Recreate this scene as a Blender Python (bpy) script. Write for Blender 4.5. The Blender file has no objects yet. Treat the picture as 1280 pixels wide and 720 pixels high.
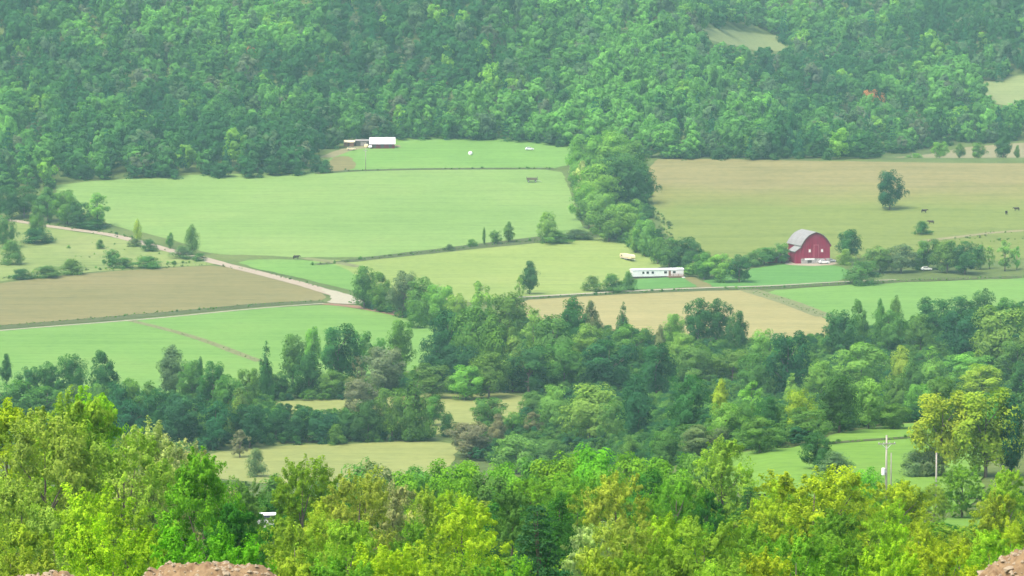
import bpy, math, random
import numpy as np
from mathutils import Vector, Matrix, noise as mnoise
from mathutils.geometry import delaunay_2d_cdt

R = math.radians
SC = bpy.context.scene
COL = SC.collection

# ------------------------------------------------------------------ camera, light, exposure
PITCH = 4.8
FPX = 640 / math.tan(R(8.0))           # focal length in photo pixels (1280 wide, 16 degrees)
CAMZ = 120.0
cam_d = bpy.data.cameras.new('camera')
cam = bpy.data.objects.new('camera', cam_d)
COL.objects.link(cam)
cam.location = (0, 0, CAMZ)
cam.rotation_euler = (R(90 - PITCH), 0, 0)
cam_d.sensor_fit = 'HORIZONTAL'
cam_d.angle = R(16.0)
cam_d.clip_start = 0.5
cam_d.clip_end = 12000
SC.camera = cam

SUN_EL, SUN_AZ = 60.0, -135.0           # azimuth measured from +Y (the view) towards +X
world = bpy.data.worlds.new('World')
SC.world = world
world.use_nodes = True
wn = world.node_tree
sky = wn.nodes.new('ShaderNodeTexSky')
sky.sky_type = 'NISHITA'
sky.sun_disc = False
sky.sun_elevation = R(SUN_EL)
sky.sun_rotation = R(SUN_AZ)
sky.air_density = 1.0
sky.dust_density = 5.0
sky.ozone_density = 1.0
bg = wn.nodes['Background']
bg.inputs['Strength'].default_value = 0.15
wn.links.new(sky.outputs[0], bg.inputs['Color'])
sl = bpy.data.lights.new('sun', 'SUN')
sl.energy = 1.35
sl.angle = R(24)
sl.color = (1.0, 0.95, 0.86)
sun = bpy.data.objects.new('sun', sl)
COL.objects.link(sun)
sdir = Vector((math.sin(R(SUN_AZ)) * math.cos(R(SUN_EL)), math.cos(R(SUN_AZ)) * math.cos(R(SUN_EL)), math.sin(R(SUN_EL))))
sun.rotation_euler = sdir.to_track_quat('Z', 'Y').to_euler()
sun.location = (0, 0, 400)

SC.view_settings.view_transform = 'Standard'
SC.view_settings.look = 'None'
SC.view_settings.exposure = 1.28
SC.view_settings.gamma = 1.0
SC.cycles.max_bounces = 6
SC.cycles.diffuse_bounces = 3
SC.cycles.volume_bounces = 0
SC.cycles.use_denoising = True
SC.render.filter_size = 1.7

HAZE_DENSITY = 0.000103
HAZE_COLOR = (0.46, 0.80, 0.78)

# ------------------------------------------------------------------ helpers
def lin(r, g, b):
    f = lambda c: (c / 12.92 if c <= 0.04045 else ((c + 0.055) / 1.055) ** 2.4)
    return (f(r / 255), f(g / 255), f(b / 255))

class MB:
    """collects simple shapes into ONE mesh"""
    def __init__(s): s.v, s.f = [], []
    def add(s, vs, fs, M=None):
        o = len(s.v)
        s.v += [tuple(M @ Vector(v)) if M else tuple(v) for v in vs]
        s.f += [tuple(i + o for i in f) for f in fs]
        return s
    def box(s, x0, x1, y0, y1, z0, z1, M=None):
        return s.add([(x0,y0,z0),(x1,y0,z0),(x1,y1,z0),(x0,y1,z0),(x0,y0,z1),(x1,y0,z1),(x1,y1,z1),(x0,y1,z1)],
                     [(3,2,1,0),(4,5,6,7),(0,1,5,4),(1,2,6,5),(2,3,7,6),(3,0,4,7)], M)
    def prism(s, prof, a0, a1, axis='y', M=None):
        n = len(prof)
        mk = {'y': lambda p, a: (p[0], a, p[1]), 'x': lambda p, a: (a, p[0], p[1])}[axis]
        vs = [mk(p, a0) for p in prof] + [mk(p, a1) for p in prof]
        fs = [tuple(range(n)), tuple(range(2*n - 1, n - 1, -1))] + [(i, i + n, (i + 1) % n + n, (i + 1) % n) for i in range(n)]
        return s.add(vs, fs, M)
    def tube(s, pts, rads, n=7, cap=True):
        o = len(s.v)
        pts = [Vector(p) for p in pts]
        for i, p in enumerate(pts):
            d = (pts[min(i+1, len(pts)-1)] - pts[max(i-1, 0)]).normalized()
            a = d.orthogonal().normalized() if abs(d.z) > .95 else Vector((-d.y, d.x, 0)).normalized()
            b = d.cross(a)
            for k in range(n):
                t = 2*math.pi*k/n
                s.v.append(tuple(p + (a*math.cos(t) + b*math.sin(t))*rads[i]))
        for i in range(len(pts)-1):
            for k in range(n):
                s.f.append((o+i*n+k, o+i*n+(k+1)%n, o+(i+1)*n+(k+1)%n, o+(i+1)*n+k))
        if cap:
            s.f.append(tuple(o+k for k in range(n-1, -1, -1)))
            s.f.append(tuple(o+(len(pts)-1)*n+k for k in range(n)))
        return s
    def mesh(s, name, mat, smooth=False):
        m = bpy.data.meshes.new(name)
        m.from_pydata(s.v, [], s.f)
        if mat: m.materials.append(mat)
        if smooth: m.shade_smooth()
        import bmesh
        bm = bmesh.new(); bm.from_mesh(m)
        bmesh.ops.recalc_face_normals(bm, faces=bm.faces)
        bm.to_mesh(m); bm.free()
        return m
    def build(s, name, mat, parent=None, smooth=False):
        return obj(name, s.mesh(name, mat, smooth), parent)

def obj(name, data, parent=None):
    o = bpy.data.objects.new(name, data)
    COL.objects.link(o)
    if parent: o.parent = parent
    return o

def tag(o, label=None, cat=None, group=None, kind=None):
    if label: o['label'] = label
    if cat: o['category'] = cat
    if group: o['group'] = group
    if kind: o['kind'] = kind
    return o

def empty(name, loc, rz=0.0):
    o = obj(name, None)
    o.location = loc
    o.rotation_euler = (0, 0, rz)
    o.empty_display_size = 0.5
    return o

def copy_tree(o, parent=None):
    c = o.copy(); COL.objects.link(c)
    if parent: c.parent = parent
    for ch in o.children: copy_tree(ch, c)
    return c

# ------------------------------------------------------------------ terrain
def pchip(xs, ys):
    xs = np.array(xs, float); ys = np.array(ys, float)
    h = np.diff(xs); d = np.diff(ys) / h
    m = np.zeros_like(xs)
    for i in range(1, len(xs) - 1):
        if d[i-1]*d[i] > 0:
            w1, w2 = 2*h[i] + h[i-1], h[i] + 2*h[i-1]
            m[i] = (w1 + w2) / (w1/d[i-1] + w2/d[i])
    m[0], m[-1] = d[0], d[-1]
    def f(q):
        q = np.clip(np.asarray(q, float), xs[0], xs[-1])
        i = np.clip(np.searchsorted(xs, q) - 1, 0, len(xs) - 2)
        t = (q - xs[i]) / h[i]
        return (ys[i]*(1+2*t)*(1-t)**2 + h[i]*m[i]*t*(1-t)**2 + ys[i+1]*t*t*(3-2*t) + h[i]*m[i+1]*t*t*(t-1))
    return f

near_l = pchip([-700,-100,0,20,40,55,70,100,150,190,230,260,300,332,350,420,480,560,650,750,830,900,1375,1440,1500],
               [96,115,117.9,115.5,112,109,106,99.5,91,86,81,77,72.2,70.0,66,54,44,32,20,9.5,3,0.3,0.3,2,4.5])
near_r = pchip([-700,-100,0,20,40,55,70,100,150,190,230,260,300,350,420,480,560,650,705,800,900,1000,1060,1375,1440,1500],
               [96,115,117.9,115.5,112,109,106,99.5,91,86,81,77,71.5,64.5,54,46,40.5,36.3,33.6,23,12,3,0.3,0.3,2,4.5])
far_l = pchip([1500,1600,1700,1780,1850,1950,2100,2300,2500,2700,3000,3500,4600],
              [4.5,13,22.5,31,38.5,50,76,116,150,172,182,170,150])
far_r = pchip([1500,1600,1700,1780,1810,1850,1900,2000,2200,2400,2600,2900,3200,3600,4600],
              [4.5,13.5,23.5,32,33,29.5,29,32,56,84,112,150,176,186,160])

def sstep(a, b, t):
    t = np.clip((t - a)/(b - a), 0, 1)
    return t*t*(3 - 2*t)

def hgt(x, y):
    x = np.asarray(x, float); y = np.asarray(y, float)
    tn = sstep(8, 46, x)
    tf = sstep(60, 190, x - 0.02*(y - 1800))
    lo = near_l(y)*(1 - tn) + near_r(y)*tn
    hi = far_l(y)*(1 - tf) + far_r(y)*tf
    z = np.where(y < 1500, lo, hi)
    z = z + 0.25*np.sin(x/23 + 1.3)*np.sin(y/31 + .4)*sstep(600, 1000, y)
    k = sstep(1880, 2150, y)
    z = z + k*(5.5*np.sin(x/43 + .7*np.sin(y/90))*np.sin(y/75 + 1) + 10*np.sin(x/105 + 2 + y/300))
    return z

def H(x, y): return float(hgt(x, y))

cp, sp = math.cos(R(PITCH)), math.sin(R(PITCH))
def ray(px, py):
    u, v = (px - 640)/FPX, (360 - py)/FPX
    return u, cp + v*sp, -sp + v*cp           # x, y, z world direction
def proj(x, y, z):
    dz = z - CAMZ
    d = y*cp - dz*sp
    v = y*sp + dz*cp
    return 640 + FPX*x/d, 360 - FPX*v/d
_T = np.concatenate([np.arange(30, 600, 1.0), np.arange(600, 4400, 2.0)])
def ground(px, py, tmin=600):
    u, a, b = ray(px, py)
    T = _T[_T >= tmin]
    g = CAMZ + b*T - hgt(u*T, a*T)
    neg = np.where(g <= 0)[0]
    if len(neg) == 0: i = len(T) - 1; t = T[-1]
    elif neg[0] == 0: t = T[0]
    else:
        i = neg[0]; t = T[i-1] + (T[i]-T[i-1])*g[i-1]/(g[i-1]-g[i])
    return u*t, a*t
def at_dist(px, D):
    x = (px - 640)/FPX*D/cp*(1.0)
    return x, D

# ------------------------------------------------------------------ materials
def new_mat(name):
    m = bpy.data.materials.new(name); m.use_nodes = True
    nt = m.node_tree; nt.nodes.clear()
    return m, nt, nt.nodes.new('ShaderNodeOutputMaterial')

def nd(nt, typ, **kw):
    n = nt.nodes.new(typ)
    for k, v in kw.items(): setattr(n, k, v)
    return n

def ramp(nt, fac, stops):
    r = nd(nt, 'ShaderNodeValToRGB')
    while len(r.color_ramp.elements) < len(stops): r.color_ramp.elements.new(0.5)
    for e, (p, c) in zip(r.color_ramp.elements, stops):
        e.position = p; e.color = (*c, 1)
    nt.links.new(fac, r.inputs[0])
    return r.outputs[0]

def mixc(nt, fac, a, b, mode='MIX'):
    n = nd(nt, 'ShaderNodeMix', data_type='RGBA', blend_type=mode)
    for s, v in ((0, fac), (6, a), (7, b)):
        if isinstance(v, (int, float)): n.inputs[s].default_value = v
        elif isinstance(v, tuple): n.inputs[s].default_value = (*v, 1)
        else: nt.links.new(v, n.inputs[s])
    return n.outputs[2]

def noise_tex(nt, scale, detail=4, rough=.55, stretch=None, rot=0.0):
    g = nd(nt, 'ShaderNodeNewGeometry')
    mp = nd(nt, 'ShaderNodeMapping')
    mp.inputs['Scale'].default_value = stretch or (1, 1, 1)
    mp.inputs['Rotation'].default_value = (0, 0, rot)
    nt.links.new(g.outputs['Position'], mp.inputs[0])
    n = nd(nt, 'ShaderNodeTexNoise')
    n.inputs['Scale'].default_value = scale
    n.inputs['Detail'].default_value = detail
    n.inputs['Roughness'].default_value = rough
    nt.links.new(mp.outputs[0], n.inputs['Vector'])
    return n.outputs['Fac']

def surf(nt, out, color, rough=.9, spec=.2, normal=None):
    b = nd(nt, 'ShaderNodeBsdfPrincipled')
    if isinstance(color, tuple): b.inputs['Base Color'].default_value = (*color, 1)
    else: nt.links.new(color, b.inputs['Base Color'])
    b.inputs['Roughness'].default_value = rough
    b.inputs['Specular IOR Level'].default_value = spec
    if normal: nt.links.new(normal, b.inputs['Normal'])
    nt.links.new(b.outputs[0], out.inputs['Surface'])
    return b

def paint(name, c, var=.12, scale=1.5, rough=.75, stretch=None, spec=.25, dirt=None):
    m, nt, out = new_mat(name)
    n = noise_tex(nt, scale, 5, .6, stretch)
    d = dirt or tuple(v*(1 - 2*var) for v in c)
    hi = tuple(min(1, v*(1 + var)) for v in c)
    surf(nt, out, ramp(nt, n, [(.25, d), (.5, c), (.8, hi)]), rough, spec)
    return m

def field_mat(name, c, c2, c3=None, streak=(0.02, .30, 1), rot=0.0, patch=.012, fine=.35, amt=.5):
    """grass: broad patches, mowing streaks, fine mottle; colour only"""
    c, c2, c3 = [tuple(v*.64 for v in q) if q else None for q in (c, c2, c3)]
    c, c2, c3 = [(q[0]*.95, q[1]*.96, q[2]*1.08) if q else None for q in (c, c2, c3)]
    m, nt, out = new_mat(name)
    a = noise_tex(nt, patch, 5, .62)
    s = noise_tex(nt, 1.0, 4, .6, streak, rot)
    f = noise_tex(nt, fine, 6, .7)
    base = ramp(nt, a, [(.34, tuple(v*.88 for v in c2)), (.5, c), (.66, tuple(v*1.08 for v in (c3 or c)))])
    base = mixc(nt, .75, base, ramp(nt, noise_tex(nt, .055, 5, .65), [(.34, (.80, .86, .84)), (.5, (1, 1, 1)), (.68, (1.12, 1.07, 1.05))]), 'MULTIPLY')
    dk = tuple(v*.76 for v in c2); lt = tuple(v*1.2 for v in c)
    base = mixc(nt, amt, base, ramp(nt, s, [(.34, dk), (.5, c), (.66, lt)]))
    base = mixc(nt, .32, base, ramp(nt, f, [(.3, tuple(v*.6 for v in c2)), (.5, c), (.7, tuple(v*1.25 for v in c))]))
    surf(nt, out, base, .95, .1)
    return m

def leaf_mat(name, src):
    m, nt, out = new_mat(name)
    if src == 'object':
        oi = nd(nt, 'ShaderNodeObjectInfo'); colr = oi.outputs['Color']
    else:
        at = nd(nt, 'ShaderNodeAttribute', attribute_type='INSTANCER', attribute_name='tint'); colr = at.outputs['Color']
    tn = nd(nt, 'ShaderNodeAttribute', attribute_name='tone')
    v = ramp(nt, tn.outputs['Fac'], [(0, (1.2, 1.3, 1.4)), (.5, (2.0, 2.0, 2.0)), (1, (2.85, 2.75, 2.1))])
    c = mixc(nt, 1.0, colr, v, 'MULTIPLY')
    d = nd(nt, 'ShaderNodeBsdfDiffuse'); t = nd(nt, 'ShaderNodeBsdfTranslucent')
    nt.links.new(c, d.inputs[0])
    c2 = mixc(nt, 1.0, c, (1.0, 1.2, .6), 'MULTIPLY')
    nt.links.new(c2, t.inputs[0])
    mx = nd(nt, 'ShaderNodeMixShader'); mx.inputs[0].default_value = .42
    nt.links.new(d.outputs[0], mx.inputs[1]); nt.links.new(t.outputs[0], mx.inputs[2])
    nt.links.new(mx.outputs[0], out.inputs['Surface'])
    return m

LEAF_O = leaf_mat('leaves', 'object')
LEAF_I = leaf_mat('leaves_scattered', 'instancer')
BARK = paint('bark', (.17, .14, .105), .3, 6, .9, (1, 1, .25))

# foliage colours (base albedo)
PAL = {
 'd': (.030, .086, .022), 't': (.020, .072, .027), 'm': (.060, .132, .026), 'l': (.105, .200, .036),
 'y': (.150, .222, .020), 'o': (.172, .232, .034), 'b': (.110, .122, .060), 'p': (.212, .236, .080),
 'G': (.074, .200, .011), 'Y': (.172, .262, .014), 'D': (.028, .105, .013), 'g': (.075, .116, .046),
 'M': (.088, .178, .014), 'x': (.300, .120, .050),
}
CNAME = {'d': 'dark green', 't': 'very dark green', 'm': 'mid green', 'l': 'light green', 'y': 'yellowish green', 'o': 'olive yellow',
         'b': 'grey-brown', 'p': 'pale tan', 'G': 'bright green', 'Y': 'bright yellow-green', 'D': 'deep green', 'g': 'grey-green',
         'M': 'fresh green', 'x': 'rusty orange'}

# ------------------------------------------------------------------ foliage meshes (unit: total height 1, crown width 1)
def env_r(shape, z):
    """relative crown radius at relative crown height"""
    if shape == 'r': return np.sqrt(np.clip(1 - ((z - .48)/.54)**2, 0, 1))
    if shape == 'u': return np.clip(np.sin(np.pi*np.clip(z, 0, 1)**.8)**.7, 0, 1)*(1 - .18*z)
    if shape == 's': return np.clip(np.sin(np.pi*np.clip(z*.86 + .06, 0, 1)**1.15)**.6, 0, 1)
    if shape == 'c': return np.clip((1.06 - z)**.75*np.clip(z*7 + .25, 0, 1), 0, 1)
    if shape == 'k': return np.clip(np.sin(np.pi*np.clip(z*.93 + .05, 0, 1))**.42, 0, 1)
    if shape == 'b': return np.sqrt(np.clip(1 - (np.clip(z, 0, 1))**2.0, 0, 1))*.92 + .05
    return np.ones_like(z)

def leaf_quads(P, N, size, rng, asp=1.35):
    n = len(P)
    P = P*np.array([1, 1, asp])
    N = N/np.maximum(np.linalg.norm(N, axis=1, keepdims=True), 1e-6)
    r = rng.normal(size=(n, 3))
    A = np.cross(N, r); A /= np.maximum(np.linalg.norm(A, axis=1, keepdims=True), 1e-6)
    B = np.cross(N, A)
    s = (size*rng.uniform(.6, 1.45, n))[:, None]
    bend = N*s*.18
    V = np.stack([P - A*s*.72, P - B*s*.42 + bend, P + A*s*.72, P + B*s*.42 + bend], 1).reshape(-1, 3)
    return V/np.array([1, 1, asp])

def mesh_from_quads(name, V, tone, mat):
    n = len(V)//4
    m = bpy.data.meshes.new(name)
    m.vertices.add(len(V)); m.vertices.foreach_set('co', V.astype(np.float32).ravel())
    m.loops.add(4*n); m.loops.foreach_set('vertex_index', np.arange(4*n, dtype=np.int32))
    m.polygons.add(n); m.polygons.foreach_set('loop_start', np.arange(0, 4*n, 4, dtype=np.int32))
    m.update(calc_edges=True)
    a = m.attributes.new('tone', 'FLOAT', 'POINT')
    a.data.foreach_set('value', np.repeat(tone, 4).astype(np.float32))
    m.materials.append(mat)
    m.validate()
    return m

def crown_mesh(name, seed, shape, clumps, per, leaf, mat, z0=.16, thin=1.0, rc=(.09, .19), lobed=0):
    rng = np.random.default_rng(seed)
    ph = rng.uniform(0, 6.28, 6); am = rng.uniform(.05, .17, 3)
    C, RC, LC = [], [], []
    lobes = []
    if lobed:
        for i in range(lobed):
            z = min(.97, (i + rng.uniform(0, 1))/lobed); th = i*2.4 + rng.uniform(-.8, .8)
            r0 = float(env_r(shape, np.array([z]))[0])*(1 + am[0]*math.sin(2*th + ph[0]) + am[1]*math.sin(3*th + ph[1]))*rng.uniform(.85, 1.08)
            q = rng.uniform(.10, .20)*(24/lobed)**.33
            rr = max(0, r0*.5 - q*.7)*(1 if rng.random() < .8 else rng.uniform(.3, .9))
            lobes.append((rr*math.cos(th), rr*math.sin(th), z0 + (1 - z0)*z*(1 - q*.6), q))
        while len(C) < clumps:
            lx, ly, lz, q = lobes[rng.integers(lobed)]
            d = rng.normal(size=3); d[2] += .35; d /= np.linalg.norm(d)
            k = q*rng.uniform(.45, 1.0)
            c = rng.uniform(*rc)*(.8 if 'mid' in name else .62)
            if rng.random() < .28:      # filler inside the crown, so that the middle is closed
                z = rng.uniform(.08, .86); th = rng.uniform(0, 6.28); r = float(env_r(shape, np.array([z]))[0])*.5*rng.uniform(.15, .78)
                C.append((r*math.cos(th), r*math.sin(th), z0 + (1 - z0)*z)); RC.append(c*1.25); LC.append((0, 0, z0 + (1 - z0)*.4)); continue
            C.append((lx + d[0]*k, ly + d[1]*k, max(z0*.6 + .02, min(.97 - c*.4, lz + d[2]*k*.75)))); RC.append(c); LC.append((lx, ly, lz - q*.25))
    while len(C) < clumps:
        z = rng.uniform(0, 1) if shape != 'c' else rng.beta(1.0, 1.35)
        th = rng.uniform(0, 2*np.pi)
        r0 = float(env_r(shape, np.array([z]))[0])
        lob = 1 + am[0]*math.sin(2*th + ph[0] + 2*z) + am[1]*math.sin(3*th + ph[1] - 3*z) + am[2]*math.sin(5*th + ph[2] + 5*z)
        q = rng.uniform(.66, 1.0) if rng.random() < .78 else rng.uniform(.1, .66)
        c = rng.uniform(*rc)*(1.0 if shape != 'c' else (1.15 - .7*z))
        r = max(0, r0*lob*.5*q - c*.45)
        zz = z0 + (1 - z0)*z*(1 - c*.5)
        C.append((r*math.cos(th), r*math.sin(th), zz - c*.15)); RC.append(c); LC.append((0, 0, z0 + (1 - z0)*.4))
    C = np.array(C); RC = np.array(RC)
    ctone = np.clip(rng.normal(.5, .16, clumps), .05, .95)
    npc = np.maximum(6, (per*thin*(RC/np.mean(RC))**2*rng.uniform(.7, 1.3, clumps)).astype(int))
    idx = np.repeat(np.arange(clumps), npc); n = len(idx)
    d = rng.normal(size=(n, 3)); d[:, 2] += .25
    d /= np.linalg.norm(d, axis=1, keepdims=True)
    rad = RC[idx]*rng.uniform(.45, 1.08, n)**.6
    P = C[idx] + d*rad[:, None]*np.array([1, 1, .72])
    P[:, 2] = np.maximum(P[:, 2], .01 + .02*rng.random(n))
    out = P - np.array([0, 0, z0 + (1 - z0)*.45]); out /= np.maximum(np.linalg.norm(out, axis=1, keepdims=True), 1e-6)
    ow, nz = {'near': (.45, .40), 'mid': (.7, .30), 'far': (1.0, .22)}[name.split('_')[1]]
    lob_d = P - np.array(LC)[idx]; lob_d /= np.maximum(np.linalg.norm(lob_d, axis=1, keepdims=True), 1e-6)
    N = d*(.35 if lobed and 'mid' in name else .7) + out*ow + lob_d*(.6 if 'mid' in name else 0) + np.array([0, 0, .22]) + rng.normal(size=(n, 3))*nz
    tone = np.clip(ctone[idx] + rng.normal(0, .12, n), 0, 1)
    return mesh_from_quads(name, leaf_quads(P, N, leaf, rng), tone, mat), C

def spray_mesh(name, seed, shape, sprays, per, leaf, mat, z0=.1, lobed=22, droop=0.0):
    """a near crown: many slender leafy sprays that grow up and out of a few boughs"""
    rng = np.random.default_rng(seed)
    ph = rng.uniform(0, 6.28, 4); am = rng.uniform(.06, .18, 2)
    B = []
    for i in range(lobed):
        z = min(.90, (i + rng.uniform(0, 1))/lobed); th = i*2.4 + rng.uniform(-.9, .9)
        r0 = max(.42, float(env_r(shape, np.array([z]))[0]))*(1 + am[0]*math.sin(2*th + ph[0]) + am[1]*math.sin(3*th + ph[1]))*rng.uniform(.8, 1.08)
        q = rng.uniform(.12, .22); rr = max(0, r0*.5 - q*.6)*(1 if rng.random() < .75 else rng.uniform(.2, .85))
        B.append((rr*math.cos(th), rr*math.sin(th), z0 + (1 - z0)*z*(1 - q*.5), q, np.clip(rng.normal(.48, .17), .05, .95)))
    P, N, T = [], [], []
    for k in range(sprays):
        bx_, by_, bz, q, bt = B[rng.integers(lobed)]
        d = rng.normal(size=3); d[2] += .3; d /= np.linalg.norm(d)
        o = np.array([bx_, by_, bz - q*.35]) + d*q*np.array([1, 1, .66])*rng.uniform(.25, .8)
        h = np.array([bx_, by_, 0]); h = h/max(np.linalg.norm(h), .05)
        ax = d*.75 + h*.35 + np.array([0, 0, .26 - droop]); ax /= np.linalg.norm(ax)
        L = q*rng.uniform(.5, 1.0); n = int(per*rng.uniform(.6, 1.4))
        t = rng.uniform(0, 1, n)**.8
        off = rng.normal(size=(n, 3)); off -= (off @ ax)[:, None]*ax
        rad = L*.30*(1.1 - .75*t)
        p = o + (ax*(t*L)[:, None] + off*rad[:, None]*.62)*np.array([1, 1, .74])
        P.append(p); N.append(off*.3 + d*.95 + h*.25 + np.array([0, 0, .22]) + rng.normal(size=(n, 3))*.36)
        T.append(np.clip(bt + rng.normal(0, .13) + .12*(t - .5) + rng.normal(0, .10, n), 0, 1))
    P = np.concatenate(P); N = np.concatenate(N); T = np.concatenate(T)
    P[:, 2] *= 1/np.percentile(P[:, 2], 99.6)
    P[:, 2] = np.maximum(P[:, 2], .01)
    C = np.array([b[:3] for b in B])
    return mesh_from_quads(name, leaf_quads(P, N, leaf, rng), T, mat), C

def pine_mesh(name, seed, tiers, per, leaf, mat, z0=.08, gap=True):
    rng = np.random.default_rng(seed)
    P, N, T, tips = [], [], [], []
    for i in range(tiers):
        z = z0 + (1 - z0)*(i/(tiers))**.9
        rel = (z - z0)/(1 - z0)
        nb = rng.integers(6, 9)
        for k in range(nb):
            th = 2*np.pi*(k + rng.uniform(-.35, .35))/nb + i*.7
            L = .5*(1.03 - rel)**.8*rng.uniform(.68, 1.08)
            tips.append((L*.9*math.cos(th), L*.9*math.sin(th), z + .03 - L*.1))
            n = max(6, int(per*(L/.3)))
            t = rng.uniform(.12, 1, n)**.75
            w = .10*np.sin(np.pi*np.clip(t, 0, 1)*.85 + .25)
            x = t*L; y = rng.normal(0, 1, n)*w*.75; zz = z + .05*t*(1-t)*4*.4 - .16*L*t + rng.normal(0, .010, n)
            P.append(np.stack([x*math.cos(th) - y*math.sin(th), x*math.sin(th) + y*math.cos(th), zz], 1))
            N.append(np.array([0.3*math.cos(th), .3*math.sin(th), 1.0]) + rng.normal(size=(n, 3))*.45)
            T.append(np.clip(rng.normal(.5, .12) + .25*(t - .5) + rng.normal(0, .1, n), 0, 1))
    P = np.concatenate(P); N = np.concatenate(N); T = np.concatenate(T)
    P[:, 2] = np.clip(P[:, 2], .02, 1.02)
    return mesh_from_quads(name, leaf_quads(P, N, leaf, rng), T, mat), np.array(tips)

def trunk_mesh(name, C, seed, r=.022, top=.86, n=8, limbs=9):
    rng = random.Random(seed)
    mb = MB()
    pts = [(0, 0, -.04)]
    x = y = 0
    for i in range(1, 6):
        x += rng.uniform(-.012, .012); y += rng.uniform(-.012, .012)
        pts.append((x, y, top*i/5))
    mb.tube(pts, [r*1.45, r*1.05, r*.85, r*.62, r*.4, r*.15], n)
    idx = list(range(len(C))); rng.shuffle(idx)
    for i in idx[:limbs]:
        c = C[i]
        zb = max(.10, min(.75*top, c[2]*rng.uniform(.45, .7)))
        k = min(4, int(zb/top*5)); f = zb/top*5 - k
        b = Vector(pts[k]).lerp(Vector(pts[k+1]), f)
        e = Vector(c)
        mid = b.lerp(e, .5) + Vector((0, 0, -.02 + .05*rng.random()))
        mb.tube([b, mid, e], [r*.5, r*.3, r*.08], 5, False)
    return mb.mesh(name, BARK, True)

# level of detail by how large the tree stands in view: (clumps, leaves per clump, leaf size)
LOD = {'near': (190, 165, .0185), 'mid': (92, 80, .032), 'far': (54, 34, .055)}
SHAPES = 'ruskw'
PROTO = {}
def build_protos():
    for lod, (cl, per, lf) in LOD.items():
        mat = LEAF_I if lod == 'far' else LEAF_O
        for shp in ('r', 'u', 's', 'c', 'k', 'w', 'b'):
            nv = {'near': {'r': 3, 'u': 3, 's': 2, 'w': 2, 'b': 2}.get(shp, 1), 'mid': {'r': 3, 'u': 3, 's': 2, 'w': 2, 'b': 2, 'c': 2}.get(shp, 1), 'far': {'r': 3, 'u': 2, 's': 2, 'c': 1, 'b': 2}.get(shp, 0)}[lod]
            L = []
            for v in range(nv):
                seed = 100*('near', 'mid', 'far').index(lod) + 10*'ruscwkb'.index(shp) + v
                base = {'w': 'u'}.get(shp, shp)
                z0 = {'r': .14, 'u': .12, 's': .12, 'c': .05, 'k': .06, 'w': .16, 'b': .0}[shp]
                rc = {'w': (.06, .12), 'k': (.14, .22), 'b': (.13, .24), 'c': (.09, .16)}.get(shp, (.085, .185))
                cr, C = crown_mesh('crown_' + lod, seed, base, int(cl*{'w': .8, 'b': .7}.get(shp, 1)), per, lf*{'b': 1.1}.get(shp, 1), mat, z0, {'w': .6}.get(shp, 1), rc, {'near': {'r': 24, 'u': 24, 's': 24, 'w': 26, 'b': 14}, 'mid': {'r': 18, 'u': 18, 's': 18, 'w': 20, 'b': 11}, 'far': {'r': 11, 's': 11, 'u': 10}}[lod].get(shp, 0))
                if lod == 'near' and shp != 'c':
                    bpy.data.meshes.remove(cr)
                    cr, C = spray_mesh('crown_near', seed, base, {'w': 200, 'b': 190}.get(shp, 350), 112, .0150, mat, z0, {'w': 18, 'b': 12}.get(shp, 24))
                tr = trunk_mesh('trunk_' + lod, C, seed, .022 if shp != 'k' else .04, .8, 8 if lod == 'near' else 6, 11 if lod == 'near' else 7) if lod != 'far' and shp != 'b' else None
                L.append((cr, tr))
            PROTO[lod, shp] = L
        L = []
        for v in range(2):
            cr, C = pine_mesh('crown_' + lod, 900 + v + 10*len(lod), {'near': 13, 'mid': 12, 'far': 8}[lod], {'near': 120, 'mid': 34, 'far': 9}[lod], lf*(1.1 if lod != 'far' else 1), mat)
            tr = trunk_mesh('trunk_' + lod, C, 900 + v, .02, .95, 7, 10) if lod != 'far' else None
            L.append((cr, tr))
        PROTO[lod, 'p'] = L
build_protos()

# ------------------------------------------------------------------ setting: ground and fields
GROUND = None
def build_ground():
    xs = np.concatenate([np.arange(-2500, -420, 65.0), np.arange(-420, 421, 6.0), np.arange(485, 2501, 65.0)])
    ys = np.concatenate([np.arange(-650, 0, 50.0), np.arange(0, 140, 4.0), np.arange(140, 2100, 6.0), np.arange(2100, 3100, 14.0), np.arange(3100, 4601, 75.0)])
    X, Y = np.meshgrid(xs, ys)
    Z = hgt(X, Y)
    nx, ny = len(xs), len(ys)
    V = np.stack([X.ravel(), Y.ravel(), Z.ravel()], 1)
    i = (np.arange(ny - 1)[:, None]*nx + np.arange(nx - 1)[None, :]).ravel()
    F = np.stack([i, i + 1, i + nx + 1, i + nx], 1)
    m = bpy.data.meshes.new('ground')
    m.from_pydata(V.tolist(), [], F.tolist())
    m.shade_smooth()
    mat, nt, out = new_mat('rough_ground')
    a = noise_tex(nt, .02, 5, .6); b = noise_tex(nt, .5, 6, .7)
    c = mixc(nt, .45, ramp(nt, a, [(.35, (.05, .075, .022)), (.5, (.085, .13, .03)), (.7, (.14, .17, .05))]),
             ramp(nt, b, [(.3, (.04, .05, .02)), (.55, (.10, .14, .035)), (.75, (.17, .19, .06))]))
    surf(nt, out, c, .95, .1)
    m.materials.append(mat)
    return tag(obj('ground', m), kind='structure')
build_ground()

def densify(poly, step, closed=True, jit=0.0, seed=0):
    rng = random.Random(seed)
    out = []
    n = len(poly)
    for i in range(n if closed else n - 1):
        a, b = Vector(poly[i]), Vector(poly[(i+1) % n])
        k = max(1, int((b - a).length/step))
        for j in range(k):
            p = a.lerp(b, j/k)
            out.append((p.x + rng.uniform(-jit, jit), p.y + rng.uniform(-jit, jit)))
    if not closed: out.append(tuple(poly[-1]))
    return out

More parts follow.
